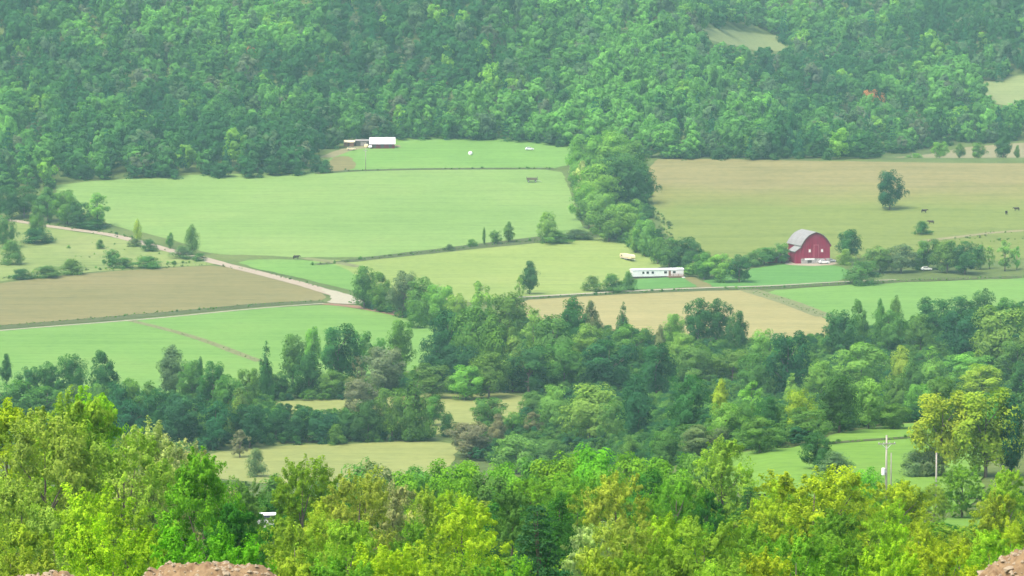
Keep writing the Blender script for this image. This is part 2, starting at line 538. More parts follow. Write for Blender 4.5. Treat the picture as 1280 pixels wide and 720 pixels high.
def smooth_poly(p, closed=True):
    """one Chaikin pass, so that field corners are rounded"""
    out = []
    n = len(p)
    for i in range(n if closed else n - 1):
        a, b = Vector(p[i]), Vector(p[(i+1) % n])
        out += [tuple(a.lerp(b, .22)), tuple(a.lerp(b, .78))]
    if not closed: out = [tuple(p[0])] + out[1:-1] + [tuple(p[-1])]
    return out

def sheet(name, xy, lift, mat, step=6.0, jit=.35, seed=1):
    b = densify(xy, 4.0, True, jit, seed)
    if jit >= .3: b = [(x + .9*mnoise.noise((x/9, y/9, seed)) , y + 2.2*mnoise.noise((x/14, y/14, seed + 7)) + .8*mnoise.noise((x/4, y/4, 3))) for x, y in b]
    n = len(b)
    x0, x1 = min(p[0] for p in b), max(p[0] for p in b)
    y0, y1 = min(p[1] for p in b), max(p[1] for p in b)
    # interior grid points, kept off the border
    poly = np.array(b)
    gx, gy = np.meshgrid(np.arange(x0 + step/2, x1, step), np.arange(y0 + step/2, y1, step))
    G = np.stack([gx.ravel(), gy.ravel()], 1)
    ins = np.zeros(len(G), bool)
    for i in range(n):
        p, q = poly[i], poly[(i+1) % n]
        cond = ((p[1] > G[:, 1]) != (q[1] > G[:, 1]))
        xx = (q[0]-p[0])*(G[:, 1]-p[1])/((q[1]-p[1]) if q[1] != p[1] else 1e-9) + p[0]
        ins ^= cond & (G[:, 0] < xx)
    G = G[ins]
    vs = [Vector(p) for p in b] + [Vector(p) for p in G]
    v2, _, f2, *_ = delaunay_2d_cdt(vs, [], [list(range(n))], 1, 1e-4)
    z = hgt([v.x for v in v2], [v.y for v in v2]) + lift
    m = bpy.data.meshes.new(name)
    m.from_pydata([(v.x, v.y, float(zz)) for v, zz in zip(v2, z)], [], f2)
    m.shade_smooth()
    m.materials.append(mat)
    o = tag(obj(name, m), kind='structure')
    return o

def px_poly(pts, tmin=600): return [ground(a, b, tmin) for a, b in pts]

def strip_poly(pts, w):
    """outline of a ribbon of width w (metres) along world points"""
    L, Rr = [], []
    P = [Vector(p) for p in pts]
    for i, p in enumerate(P):
        d = (P[min(i+1, len(P)-1)] - P[max(i-1, 0)]).normalized()
        nrm = Vector((-d.y, d.x))
        ww = w[i] if isinstance(w, (list, tuple)) else w
        L.append(tuple(p + nrm*ww/2)); Rr.append(tuple(p - nrm*ww/2))
    return L + Rr[::-1]

def ribbon(name, px_pts, w, lift, mat, jit=.15, seed=3, tmin=600):
    P = smooth_poly(px_poly(px_pts, tmin), False)
    if isinstance(w, list): w = [w[0] + (w[-1]-w[0])*i/(len(P)-1) for i in range(len(P))]
    return sheet(name, strip_poly(P, w), lift, mat, 30, jit, seed)

# grass colours
HAY = field_mat('hay_grass', (.252, .400, .090), (.212, .372, .075), (.305, .405, .105), rot=.15)
LUSH = field_mat('lush_grass', (.205, .390, .07), (.175, .36, .06), (.260, .400, .085), rot=.1)
PALE = field_mat('pale_grass', (.315, .41, .09), (.27, .39, .075), (.365, .415, .11), rot=-.1)
BROWN = field_mat('dry_meadow_grass', (.275, .25, .085), (.21, .22, .065), (.345, .285, .112), rot=.1, amt=.6, fine=.2)
ROUGH = field_mat('rough_pasture_grass', (.28, .36, .09), (.17, .26, .06), (.36, .38, .13), patch=.03, fine=.16)
STRAW = field_mat('straw_stubble', (.41, .37, .130), (.365, .34, .11), (.45, .39, .15), rot=.05)
LAWN = field_mat('lawn_grass', (.145, .34, .065), (.125, .31, .055), (.18, .36, .075))
NEARF = field_mat('near_meadow_grass', (.335, .375, .10), (.29, .345, .085), (.385, .395, .12))
NEARG = field_mat('near_green_grass', (.20, .38, .045), (.17, .34, .035), (.27, .40, .06), streak=(.05, .45, 1))
VERGE = field_mat('verge_grass', (.115, .150, .045), (.09, .125, .035), (.17, .18, .06), fine=.5)
TANP = field_mat('dry_field_grass', (.34, .31, .14), (.28, .29, .11), (.40, .34, .17), rot=.02)
CLEARG = field_mat('hill_clearing_grass', (.30, .36, .12), (.26, .33, .10), (.34, .37, .14))
def pasture_mat():
    """green pasture whose higher half is dry tan grass"""
    m, nt, out = new_mat('pasture_grass')
    g = nd(nt, 'ShaderNodeNewGeometry'); sx = nd(nt, 'ShaderNodeSeparateXYZ')
    nt.links.new(g.outputs['Position'], sx.inputs[0])
    n = noise_tex(nt, .018, 5, .6)
    mr = nd(nt, 'ShaderNodeMapRange'); mr.inputs['From Min'].default_value = 1625; mr.inputs['From Max'].default_value = 1735
    nt.links.new(sx.outputs['Y'], mr.inputs[0])
    ad = nd(nt, 'ShaderNodeMath', operation='MULTIPLY_ADD'); nt.links.new(n, ad.inputs[0]); ad.inputs[1].default_value = 1.0
    s2 = nd(nt, 'ShaderNodeMath', operation='SUBTRACT'); nt.links.new(mr.outputs[0], s2.inputs[0]); s2.inputs[1].default_value = .5
    nt.links.new(s2.outputs[0], ad.inputs[2])
    st = noise_tex(nt, 1.0, 4, .6, (.015, .12, 1), .05); f = noise_tex(nt, .25, 6, .7)
    c = ramp(nt, ad.outputs[0], [(.2, (.140, .178, .040)), (.5, (.166, .176, .050)), (.85, (.188, .171, .066))])
    c = mixc(nt, .8, c, ramp(nt, st, [(.33, (.78, .82, .75)), (.5, (1, 1, 1)), (.66, (1.12, 1.1, 1.1))]), 'MULTIPLY')
    c = mixc(nt, .6, c, ramp(nt, f, [(.3, (.65, .72, .6)), (.5, (1, 1, 1)), (.7, (1.18, 1.15, 1.15))]), 'MULTIPLY')
    surf(nt, out, c, .95, .1)
    return m
PAST = pasture_mat()
DIRT = paint('road_dirt', (.30, .25, .18), .12, .8, .95, dirt=(.24, .20, .12))
PALEDIRT = paint('pale_gravel', (.31, .29, .20), .1, .8, .95)
BANK = paint('bare_earth_bank', (.21, .125, .07), .25, .6, .95, dirt=(.14, .10, .05))
PATHM = paint('worn_path', (.15, .165, .06), .2, .3, .95)

S = lambda name, pts, lift, mat, sm=True, tmin=600: sheet(name, smooth_poly(px_poly(pts, tmin)) if sm else px_poly(pts, tmin), lift, mat)
S('hay_field', [(60,233),(100,228),(180,221),(300,217),(390,213),(520,211),(700,209),(712,235),(728,285),(745,291),(650,301),(580,307),(520,314),(440,323),(330,320),(262,318),(225,302),(150,285),(110,268)], .05, HAY)
S('upper_meadow', [(400,213),(414,196),(440,186),(500,170),(560,170),(640,172),(725,178),(715,212),(600,211),(520,211.5)], .09, LUSH)
S('strip_field', [(380,324),(440,326),(520,317),(640,304),(748,293),(800,308),(840,330),(790,345),(745,366),(690,370),(600,380),(520,370),(450,368),(400,345)], .05, PALE)
S('roadside_field', [(290,325),(380,324),(430,333),(455,352),(450,366),(395,352),(320,336)], .09, LUSH)
S('brown_field', [(-60,362),(0,354),(90,343),(200,335),(280,332),(330,341),(395,360),(412,374),(370,379),(250,387),(100,401),(0,411),(-60,416)], .05, BROWN)
S('lower_green_field', [(-80,420),(0,413),(200,397),(405,380),(450,386),(500,393),(560,405),(560,440),(500,470),(300,495),(150,495),(-80,490)], .05, LUSH)
S('rough_pasture', [(-60,268),(0,274),(75,287),(130,294),(210,315),(250,324),(280,331),(180,335),(90,342),(0,352),(-60,358)], .05, ROUGH)
S('straw_field', [(640,376),(740,368),(860,364),(945,363),(985,378),(1035,396),(1040,440),(900,440),(760,430),(660,400)], .05, STRAW)
S('right_green_field', [(950,364),(1040,358),(1160,352),(1340,345),(1340,395),(1100,420),(1045,420),(1035,396),(985,375)], .05, LUSH)
S('farmyard_lawn', [(930,338),(985,329),(1045,331),(1070,342),(1040,354),(900,361),(872,352)], .05, LAWN)
S('trailer_lawn', [(784,350),(850,346),(880,354),(868,359),(750,364)], .09, LAWN)
S('pasture', [(806,199),(880,198),(1000,201),(1130,203),(1340,204),(1340,318),(1200,330),(1050,326),(985,322),(880,326),(836,300),(818,262)], .05, PAST)
S('far_dry_field', [(1070,203),(1130,196),(1180,186),(1290,177),(1340,176),(1340,203),(1200,204)], .05, TANP, tmin=1840)
S('hill_clearing', [(868,36),(930,37),(985,43),(1005,51),(985,60),(930,60),(895,54)], .09, CLEARG)
S('side_clearing', [(1200,98),(1240,95),(1330,93),(1330,132),(1250,134),(1215,116)], .09, CLEARG)
S('valley_meadow', [(200,580),(300,560),(400,556),(545,551),(575,556),(560,590),(420,604),(300,604)], .05, NEARF)
S('meadow_strip', [(335,503),(430,499),(545,493),(655,490),(665,520),(600,540),(520,545),(440,522),(345,516)], .05, NEARF)
S('near_green_field', [(845,600),(890,572),(940,566),(1000,560),(1040,545),(1120,532),(1190,528),(1230,560),(1230,640),(1100,640),(940,625)], .22, NEARG, tmin=480)
S('sloping_meadow', [(1150,655),(1190,646),(1235,641),(1240,668),(1200,674),(1160,675)], .09, NEARG, tmin=300)

# tracks, verges, banks
ribbon('dirt_road', [(-40,267),(0,273),(75,285),(130,292),(165,300),(210,313),(255,323),(330,343),(395,360),(440,374)], [4.2, 6.5], .13, DIRT)
S('road_junction', [(398,360),(425,365),(447,372),(470,378),(440,381),(408,379),(415,372)], .17, PALEDIRT)
ribbon('field_verge', [(-40,412.5),(60,404.5),(160,396),(250,388.5),(340,380),(400,377)], 11.0, .09, VERGE)
ribbon('field_track', [(-40,417),(0,413.5),(100,405.5),(200,397.5),(330,385),(405,379.5)], 2.2, .13, PALEDIRT)
ribbon('earth_bank', [(405,380),(440,383),(480,389),(520,397)], [6, 9], .13, BANK)
ribbon('field_path', [(160,400),(205,411),(260,427),(325,452)], 3.6, .09, PATHM)
ribbon('lane_verge', [(640,375),(700,371),(800,365.5),(900,361.5),(960,360.5),(1040,355.5),(1160,350),(1320,345)], 7.0, .13, VERGE)
ribbon('farm_lane', [(640,372.5),(700,369),(800,363.3),(900,359.2),(960,358),(1040,353),(1120,350)], [3.4, 1.6], .17, PALEDIRT)
ribbon('hedge_bank', [(395,331),(440,326),(520,317),(580,310),(640,303.5),(700,297),(748,293)], [5, 16], .13, VERGE)
ribbon('field_edge', [(380,323),(420,328),(450,334)], 5, .13, PATHM)
ribbon('ditch', [(395,217),(440,213.5),(520,211.5),(600,211),(692,211)], 5, .13, VERGE)
ribbon('straw_field_edge', [(935,362),(975,374),(1032,396)], 8, .09, PATHM)
ribbon('near_field_terrace', [(1030,556),(1080,552),(1130,549),(1180,543)], 3.0, .3, VERGE, tmin=480)
S('bare_yard', [(403,213),(408,203),(420,196),(440,195),(446,210),(425,215)], .13, BROWN)
S('farmyard_track', [(985,327),(1010,325),(1045,326),(1046,331),(1010,333),(980,331)], .13, DIRT)
S('gravel_drive', [(852,348),(866,346),(880,352),(892,359),(874,360),(864,353)], .13, BROWN)
ribbon('yard_track', [(408,197),(430,188),(452,184),(500,183)], 7, .13, TANP)
ribbon('pasture_track', [(1150,302),(1200,296),(1250,290),(1320,286)], 4, .13, TANP)

# ------------------------------------------------------------------ trees
TREES = []
KIND_NAME = {'p': 'pine_tree', 'b': 'bush', 'k': 'columnar_tree', 'c': 'conical_tree'}
SHAPE_WORD = {'r': 'round tree', 'u': 'upright tree', 's': 'spreading tree', 'c': 'conical tree', 'k': 'columnar tree', 'w': 'wispy tree', 'p': 'pine tree', 'b': 'bush'}
_rng = random.Random(7)
def tree(x, y, hgt_m, wid_m, colr, shp, lod, px, top, base, zone, label=None):
    z = H(x, y)
    L = PROTO[lod, shp]; cr, tr = L[_rng.randrange(len(L))]
    c = PAL[colr]
    j = lambda v, a: v*_rng.uniform(1 - a, 1 + a)
    col = (j(c[0], .14), j(c[1], .09), j(c[2], .14), 1)
    rz = _rng.uniform(0, 6.28)
    if shp == 'b':
        o = obj('bush', cr); o.location = (x, y, z - .05); o.rotation_euler = (0, 0, rz); o.scale = (wid_m, wid_m, hgt_m); o.color = col
    else:
        o = empty(KIND_NAME.get(shp, 'broadleaf_tree'), (x, y, z - .05), rz)
        o.scale = (wid_m*_rng.uniform(.95, 1.08), wid_m*_rng.uniform(.95, 1.08), hgt_m)
        k = obj('crown', cr, o); k.color = col
        obj('trunk', tr, o)
    o['category'] = 'bush' if shp == 'b' else 'tree'
    TREES.append(dict(o=o, px=px, top=top, base=base, h=base - top, c=colr, s=shp, zone=zone, label=label, x=x, y=y, H=hgt_m))
    return o

def z_top(px, py, x, y):
    """height on the sight line of pixel row py at ground distance y"""
    u, a, b = ray(px, py)
    return CAMZ + b*(y/a)

def mid(px, top, base, w, colr, shp, zone, label=None, tmin=600, D=None, lod='mid'):
    if D is None: x, y = ground(px, base, tmin)
    else:
        y = D; x = (px - 640)/FPX*D
    h = max(1.0, z_top(px, top, x, y) - H(x, y))
    d = math.hypot(y, CAMZ - H(x, y))
    if zone in ('fore', 'canopy'): w = max(w, .62*h*FPX/d)
    return tree(x, y, h, w*d/FPX, colr, shp, lod, px, top, base, zone, label)

def parse(txt):
    for ln in txt.strip().splitlines():
        ln = ln.strip()
        if not ln or ln.startswith('#'): continue
        for it in ln.split(';'):
            it = it.strip()
            if it: yield it.split()

# foreground: px top width distance colour shape
FORE = '''
8 503 54 232 Y u; 52 516 112 214 o r; 86 497 58 226 y u; 113 492 52 230 Y u; 150 543 84 216 o s; 182 533 66 221 p u; 216 548 60 236 p s
238 566 50 240 p w; 250 567 128 186 G u; 124 610 82 150 Y r; 135 657 104 118 Y s; 22 596 96 178 o s; 8 655 72 150 y r; 62 632 80 160 o w
285 662 56 108 G b; 222 664 60 112 G b; 376 572 84 262 M r; 300 600 48 285 m r; 366 646 96 168 y s; 294 630 62 182 D u; 448 590 86 232 o r
491 606 52 238 p u; 432 652 104 162 y r; 402 622 66 244 y u; 482 682 104 128 Y r; 532 612 62 252 y u; 566 615 52 258 Y r; 578 631 126 180 Y s
672 626 134 184 t p; 770 592 72 252 o r; 778 655 92 168 o s; 742 655 46 182 p w; 640 612 60 250 m u; 700 610 60 260 D c
905 549 88 330 o u; 938 606 54 322 d p; 848 602 76 282 M r; 836 643 74 192 Y r; 884 650 112 172 y s; 1022 584 150 232 Y s; 962 622 66 242 Y r
810 622 60 262 M u; 722 598 60 300 M r; 886 612 50 300 D u; 1078 612 60 280 y r; 980 600 80 270 Y u
1130 602 96 300 Y r; 1110 628 70 255 Y s; 1207 582 58 522 M r; 1266 586 46 372 Y u; 1250 616 74 252 y u; 1120 652 70 204 Y u; 1152 652 60 214 Y r
1205 668 56 200 y u; 1182 676 96 160 Y s; 1110 688 96 138 Y r; 1244 664 60 172 Y r; 1062 672 104 172 M s; 1000 670 116 162 M r; 960 690 66 138 Y u
940 655 80 200 M u; 558 695 80 132 y r; 622 700 84 130 M s; 706 706 84 135 t p; 760 700 70 128 y r; 850 690 90 132 M u; 908 702 90 128 y s
1030 706 90 124 M r; 360 690 90 122 y u; 420 700 80 118 M r; 270 690 60 112 G u; 30 690 80 120 y s; 1270 655 50 214 Y r; 1172 606 40 500 y r
338 645 44 312 M b; 520 650 70 205 M u; 810 680 80 145 M s; 660 600 60 330 M r; 1050 640 90 215 M u
'''
for it in parse(FORE):
    px, top, w, D = map(float, it[:4])
    mid(px, top, min(760, top + 150), w, it[4], it[5], 'fore', D=D, lod='near')

# canopy behind the foreground: px top width distance colour shape
CANOPY = '''
505 588 58 420 M r; 530 580 60 430 m s; 560 576 66 425 M r; 596 573 62 430 M s; 632 578 66 415 M r; 664 571 56 440 m r; 690 572 66 425 M s; 716 565 56 445 M r
745 556 78 435 G s; 790 568 62 440 M r; 828 570 62 420 M u; 868 566 58 430 m r; 612 592 60 380 m r; 570 596 56 375 M r; 655 594 60 370 M s; 705 588 58 380 M r
760 580 60 385 M r; 808 588 56 370 D r; 842 582 50 390 M r; 455 572 56 500 m b; 470 578 50 470 g r; 478 598 50 400 m r; 300 600 60 420 g w; 430 606 50 390 m r
340 592 50 400 m u; 300 618 60 330 m r; 270 600 50 380 m r; 395 596 46 410 m r; 1090 583 40 505 G r; 1040 590 60 460 M b; 980 598 50 420 M b; 1130 600 50 470 m b
'''
for it in parse(CANOPY):
    px, top, w, D = map(float, it[:4])
    mid(px, top, top + 75, w, it[4], it[5], 'canopy', D=D, lod='mid')

# the wood along the valley floor: px top base width colour shape
WOOD = '''
8 442 482 18 d u; 36 457 502 36 d r; 62 451 498 32 d r; 90 441 500 40 d r; 128 437 502 40 d u; 24 474 530 50 m r; 60 482 526 50 m s; 95 480 530 44 m r; 124 479 532 38 m r
146 477 545 44 t r; 170 471 540 46 m s; 165 500 556 48 t r; 215 431 496 48 g u; 240 450 502 40 m r; 250 445 486 11 d k; 266 450 510 40 d r; 286 468 530 42 m r; 196 484 556 52 t r
230 490 560 60 t s; 270 500 562 52 t r; 300 485 556 42 m u; 312 505 560 46 t r; 332 423 500 28 d c; 310 460 512 32 m r; 345 511 551 44 t r; 368 513 553 42 t r; 366 417 482 42 m r
390 409 470 24 l r; 386 440 497 42 d r; 424 406 482 58 d r; 452 413 470 30 m r; 415 462 498 42 m s; 352 464 498 36 d r; 396 512 552 42 t r; 430 511 550 42 d r; 410 516 554 36 t b
446 444 482 28 b w; 451 469 522 50 b r; 482 431 492 62 b s; 500 400 470 38 m r; 475 421 460 18 m r; 460 500 552 42 d r; 490 485 550 46 m r; 516 453 551 52 m c; 542 494 532 30 m r
455 332 386 36 m r; 476 339 390 36 m u; 505 337 396 40 g r; 530 346 402 42 m r; 551 354 406 42 l s; 572 366 412 34 l r; 600 350 422 46 l w; 636 364 432 52 m s; 
560 388 470 52 t r; 590 380 480 60 m r; 616 394 490 52 m u; 545 414 490 42 t r; 576 430 492 56 t s; 541 455 498 52 m r; 582 456 500 52 l s; 611 440 498 56 m r; 641 420 490 52 l u
661 430 492 60 d r; 691 395 470 60 m r; 681 440 490 46 l u; 668 385 450 50 l w; 716 371 440 52 d u; 738 376 440 28 g u; 778 375 432 25 d c; 843 392 442 32 l r; 872 372 432 40 d r
899 373 432 38 d r; 922 388 442 28 d r; 705 425 490 62 m r; 762 424 490 72 t s; 820 430 502 48 t r; 870 430 482 56 m r; 916 435 482 52 m r; 735 404 462 42 l r; 790 404 462 52 m s
825 406 462 22 b u; 852 415 462 42 l r; 692 480 540 46 l r; 736 478 556 80 l r; 795 468 556 58 t u; 860 467 546 58 d r; 901 473 532 32 y u; 940 475 532 42 l w; 906 502 560 48 l r
960 495 542 32 d r; 880 530 576 62 g s; 830 540 590 44 m r; 786 544 592 40 m u; 610 496 541 48 m s; 588 526 572 62 b s; 622 517 562 26 b u; 641 514 546 26 m r; 666 514 546 32 b w
646 543 592 56 l r; 692 549 592 40 m r; 662 489 522 32 m r; 560 514 546 26 d b; 985 414 500 56 t r; 1050 386 446 44 d r; 1073 373 440 26 m u; 1100 373 432 20 m u; 1119 369 432 20 m k
1110 386 442 42 m r; 1150 392 442 38 m r; 1166 372 422 42 d r; 1196 370 432 52 d r; 1230 360 422 36 d r; 1206 390 452 62 t r; 1258 372 422 38 m r; 1250 383 462 78 l r; 1272 425 482 52 m r
1276 450 502 34 d r; 1075 428 492 72 l s; 1126 432 502 42 o u; 1166 430 492 52 l c; 1212 440 482 62 l r; 1226 455 502 66 y s; 1026 450 502 42 l r; 990 464 512 36 l c; 1049 470 542 58 d r
1086 470 537 48 l r; 1120 470 522 38 m r; 1116 504 537 48 m s; 1150 480 527 42 l r; 1000 485 547 42 y r; 1010 510 556 56 m r; 1022 540 588 42 d r; 1044 564 602 52 g b; 1146 562 602 44 g b
940 440 500 44 m r; 956 410 470 42 l r; 950 520 566 50 m s; 930 500 550 40 m r; 1178 489 596 78 y r; 1232 486 602 84 y r; 1264 494 598 50 t u; 1165 560 604 44 g b; 768 500 556 40 m r
420 530 556 26 m b; 590 404 440 40 m r; 520 372 410 30 m b; 1180 470 530 50 m r; 1245 490 560 60 m r; 970 440 490 40 m u; 722 440 480 40 m u; 1005 435 480 30 m r; 1140 450 505 40 m u
300 536 572 34 b w; 320 560 596 30 g b; 650 345 372 14 l w
'''
for it in parse(WOOD):
    px, top, base, w = map(float, it[:4])
    mid(px, top, base, w, it[4], it[5], 'wood')

# hedgerow of trees between the hayfield and the pasture
HEDGE = '''
735 168 226 50 l r; 765 163 226 50 l r; 790 176 240 46 m r; 722 188 236 32 l u; 728 200 250 30 p w; 746 204 260 56 l r; 776 189 256 60 d r; 800 204 256 38 d r; 731 230 276 36 l r
750 238 290 50 l s; 776 254 300 46 l r; 761 262 302 42 m r; 736 250 286 32 m r; 811 254 272 20 d b; 806 274 320 32 l r; 794 284 316 24 l u; 822 296 330 26 m r; 836 297 336 32 m r
861 296 338 46 d r; 880 315 349 32 m r; 901 317 353 36 l s; 860 318 334 26 g w
'''
for it in parse(HEDGE):
    px, top, base, w = map(float, it[:4])
    mid(px, top, base, w, it[4], it[5], 'hedge')

# single trees and bushes about the farm and along the roads, each with its own words
SOLO = '''
1112 211 262 38 t r | lone dark round tree standing in the open pasture
1153 276 293 23 d b | round dark bush alone on the pasture below the lone tree
924 317 353 30 d r | small round dark green tree beside the lawn near the barn
1061 287 326 34 d r | dark green tree just past the white vehicle beside the barn
1057 311 331 25 l b | light green bush in front of the dark tree beside the barn
1076 324 356 48 m b | broad bush overhanging the lane below the barn
1100 307 341 42 m r | green tree at the barn end of the roadside tree row
1126 305 341 42 g r | grey-green tree, second from the barn in the roadside row
1160 299 337 36 m r | green tree standing right behind the half-hidden white car
1150 316 337 26 d b | dark bush touching the half-hidden white car
1184 300 341 42 m r | mid green tree right of the half-hidden white car
1206 301 343 42 d r | darkest and broadest tree of the row past the white car
1225 305 337 22 m u | narrow tree ending the dark part of the roadside row
1237 307 336 17 l w | thin wispy light tree past the dark roadside row
1256 299 339 30 l w | tallest wispy light tree near the end of the roadside row
1271 307 337 18 l w | last wispy light tree of the roadside row by the frame edge
975 303 329 28 m r | tree leaning against the red shed beside the barn
955 309 331 34 m r | round tree between the red shed and the small dark tree
940 315 333 26 m b | bush next to the small round dark tree near the barn
45 256 303 28 m u | upright green tree standing on the rough pasture below the dirt road
46 284 304 44 d b | dark bush wrapped round the foot of the upright pasture tree
15 298 331 32 m b | tall bush low on the rough pasture near the frame edge
7 268 310 28 m r | rounded tree on the rough pasture against the frame edge
122 240 284 40 l w | wispy light tree at the end of the wood above the dirt road
115 273 286 44 d b | low dark bush at the foot of the wispy roadside tree
100 252 284 32 d r | dark tree next to the wispy tree above the dirt road
84 237 281 42 m r | mid green tree at the roadside corner of the far wood
60 234 277 38 m u | upright tree in the wood corner above the dirt road
30 232 272 44 d r | dark broad tree in the wood above the dirt road
8 234 274 36 d r | dark tree in the wood where the dirt road leaves the frame
28 335 349 30 d b | dark bush at the brown field corner of the rough pasture
58 331 347 40 m b | broad low bush along the upper edge of the brown field
90 324 343 36 m b | tallest bush on the upper edge of the brown field
140 311 335 22 m r | small leafy tree above the brown field edge
153 321 335 30 m b | low bush beside the small tree above the brown field
186 319 335 40 m b | long low bush above the brown field near the dirt road
125 299 311 13 m b | small round bush alone in the middle of the rough pasture
172 273 303 10 o k | thin yellowish sapling beside the dirt road
168 297 308 20 g b | grey-green bush at the foot of the thin yellowish sapling
187 298 314 22 d b | round dark bush on the verge of the dirt road
213 290 311 12 m u | small slim tree between the dark bush and the columnar tree
240 280 319 18 m k | tall columnar green tree beside the dirt road
228 307 323 30 g b | grey-green bush at the foot of the columnar tree
248 316 326 20 m b | low bush on the road side of the columnar tree
605 283 306 4.5 m k | very thin pole-like tree on the bank between the two fields
590 298 308 15 m b | small bush at the start of the bank between the fields
619 287 305 16 m r | small round tree beside the very thin tree on the bank
636 277 303 18 m u | egg-shaped tree, taller of the small pair on the bank
683 264 304 28 l r | largest tree on the bank between hayfield and pale field
694 287 304 40 m b | bushy thicket at the foot of the largest bank tree
722 286 299 44 g b | low grey-green thicket at the hedgerow end of the bank
562 305 313 16 g b | low bush flat on the bank, furthest from the hedgerow
662 326 368 28 d u | single dark green tree by the lane at the straw field corner
740 344 364 26 m b | first bush left of the white mobile home lawn
765 342 365 36 m b | widest bush of the clump beside the mobile home
786 339 363 22 m b | bush touching the near end of the white mobile home
310 56 84 22 x r | small rusty orange tree high in the left hillside forest
1090 111 146 30 x r | rusty orange-red tree standing out in the hillside forest
'''
for ln in SOLO.strip().splitlines():
    a, lab = ln.split('|'); it = a.split()
    px, top, base, w = map(float, it[:4])
    mid(px, top, base, w, it[4], it[5], 'solo', lab.strip())
CREST = '''
1146 191 1872 16 l b | pale bush behind the crest, start of the crest tree line
1136 194 1872 12 l b | smallest pale bush behind the crest of the pasture
1175 177 1868 22 l r | light green tree behind the crest, nearest the pale bushes
1200 179 1870 16 m u | slim tree behind the crest beside the light green one
1223 177 1868 18 m r | mid green tree behind the crest next to the big dark one
1254 163 1866 30 d u | biggest dark tree behind the pasture crest
1272 181 1868 10 m u | narrow small tree behind the crest beyond the big dark one
1058 186 1880 26 m b | low bush where the crest meets the forest edge
1015 178 1880 24 m r | round tree at the forest edge above the pasture crest
'''
for ln in CREST.strip().splitlines():
    a, lab = ln.split('|'); it = a.split()
    px, top, D, w = map(float, it[:4])
    mid(px, top, top + 25, w, it[4], it[5], 'solo', lab.strip(), D=D)

# words for the trees of the wood, the hedgerow and the foreground
def place_word(t):
    p = t['px']
    if t['zone'] in ('fore', 'canopy'):
        LM = [(45, 'beside the small earth mound'), (110, 'above the small earth mound'), (165, 'between the two earth mounds'), (235, 'above the stony earth mound'), (300, 'at the end of the stony mound'),
              (345, 'beside the hidden white car'), (400, 'just past the hidden white car'), (470, 'below the pale valley meadow'), (540, 'at the end of the valley meadow'), (610, 'below the grey-brown bushes'),
              (690, 'around the dark pine'), (745, 'just past the dark pine'), (800, 'beside the tan trees'), (850, 'just past the tan trees'), (900, 'left of the near green field'), (960, 'at the near green field corner'),
              (1040, 'below the near green field'), (1090, 'before the transformer pole'), (1135, 'between the two bare poles'), (1185, 'below the short bare pole'), (1225, 'above the rocky bank'), (2000, 'at the rocky bank')]
    elif t['zone'] == 'wood':
        LM = [(45, 'below the brown field corner'), (110, 'below the brown field'), (180, 'below the field path top'), (225, 'below the field path'), (290, 'at the field path foot'), (345, 'just past the field path'), (400, 'near the road bend'),
              (445, 'below the road bend'), (490, 'below the earth bank'), (530, 'past the earth bank'), (575, 'before the pale strip field'), (620, 'below the bank trees'), (665, 'below the lane corner tree'), (715, 'at the straw field corner'), (765, 'below the mobile home bushes'),
              (815, 'below the mobile home'), (865, 'past the mobile home'), (910, 'below the straw field middle'), (955, 'before the red barn'), (1015, 'below the red barn'), (1060, 'past the red barn'), (1105, 'before the lone pasture tree'), (1140, 'below the lone pasture tree'),
              (1185, 'below the half-hidden car'), (1225, 'past the half-hidden car'), (2000, 'at the end of the wood')]
    else:
        LM = [(745, 'on the hayfield side'), (780, 'in the hedgerow middle'), (830, 'on the pasture side'), (2000, 'by the mobile home')]
    for lim, w in LM:
        if p < lim: return w
def label_trees():
    by = {}
    PINES = {672: 'large dark pine with layered boughs standing low on the near slope', 706: 'smaller dark pine right below the large layered pine', 938: 'narrow dark pine at the corner of the near green field'}
    for t in TREES:
        z = t['zone']
        if t['s'] == 'p' and int(t['px']) in PINES:
            t['o']['label'] = PINES[int(t['px'])]; t['o']['group'] = 'trees on the near slope'; continue
        if z == 'solo':
            t['o']['label'] = t['label']; t['o']['group'] = 'single trees and bushes about the farms'; continue
        if z == 'fore': a = ''
        elif z == 'canopy': a = 'down the slope'
        elif z == 'wood': a = '%s of the wood' % ('back' if t['base'] < 460 else 'middle' if t['base'] < 525 else 'front')
        else: a = 'in the %s hedgerow' % ('upper' if t['base'] < 262 else 'lower')
        t['text'] = ('%s %s %s, %s' % (CNAME[t['c']], SHAPE_WORD[t['s']], a, place_word(t))).replace(' ,', '')
        t['o']['group'] = {'fore': 'trees on the near slope', 'canopy': 'canopy trees down the slope', 'wood': 'trees of the valley wood', 'hedge': 'trees of the hedgerow'}[z]
        by.setdefault(t['text'], []).append(t)
    for txt, L in by.items():
        L.sort(key=lambda t: -t['h']*1000 - t['px'])
        if z and len(L) == 1: L[0]['o']['label'] = txt
        elif len(L) == 2:
            if L[0]['h'] - L[1]['h'] >= 3 and L[0]['zone'] not in ('fore', 'canopy'): pre = ('taller', 'shorter')
            else:
                L.sort(key=lambda t: t['top']); pre = ('higher', 'lower')
            for t, p in zip(L, pre): t['o']['label'] = p + ' ' + txt
        else:
            L.sort(key=lambda t: t['top'])
            names = ['highest', 'middle', 'lowest'] if len(L) == 3 else ['highest', 'second highest', 'second lowest', 'lowest']
            for t, p in zip(L, names): t['o']['label'] = p + ' ' + txt
label_trees()

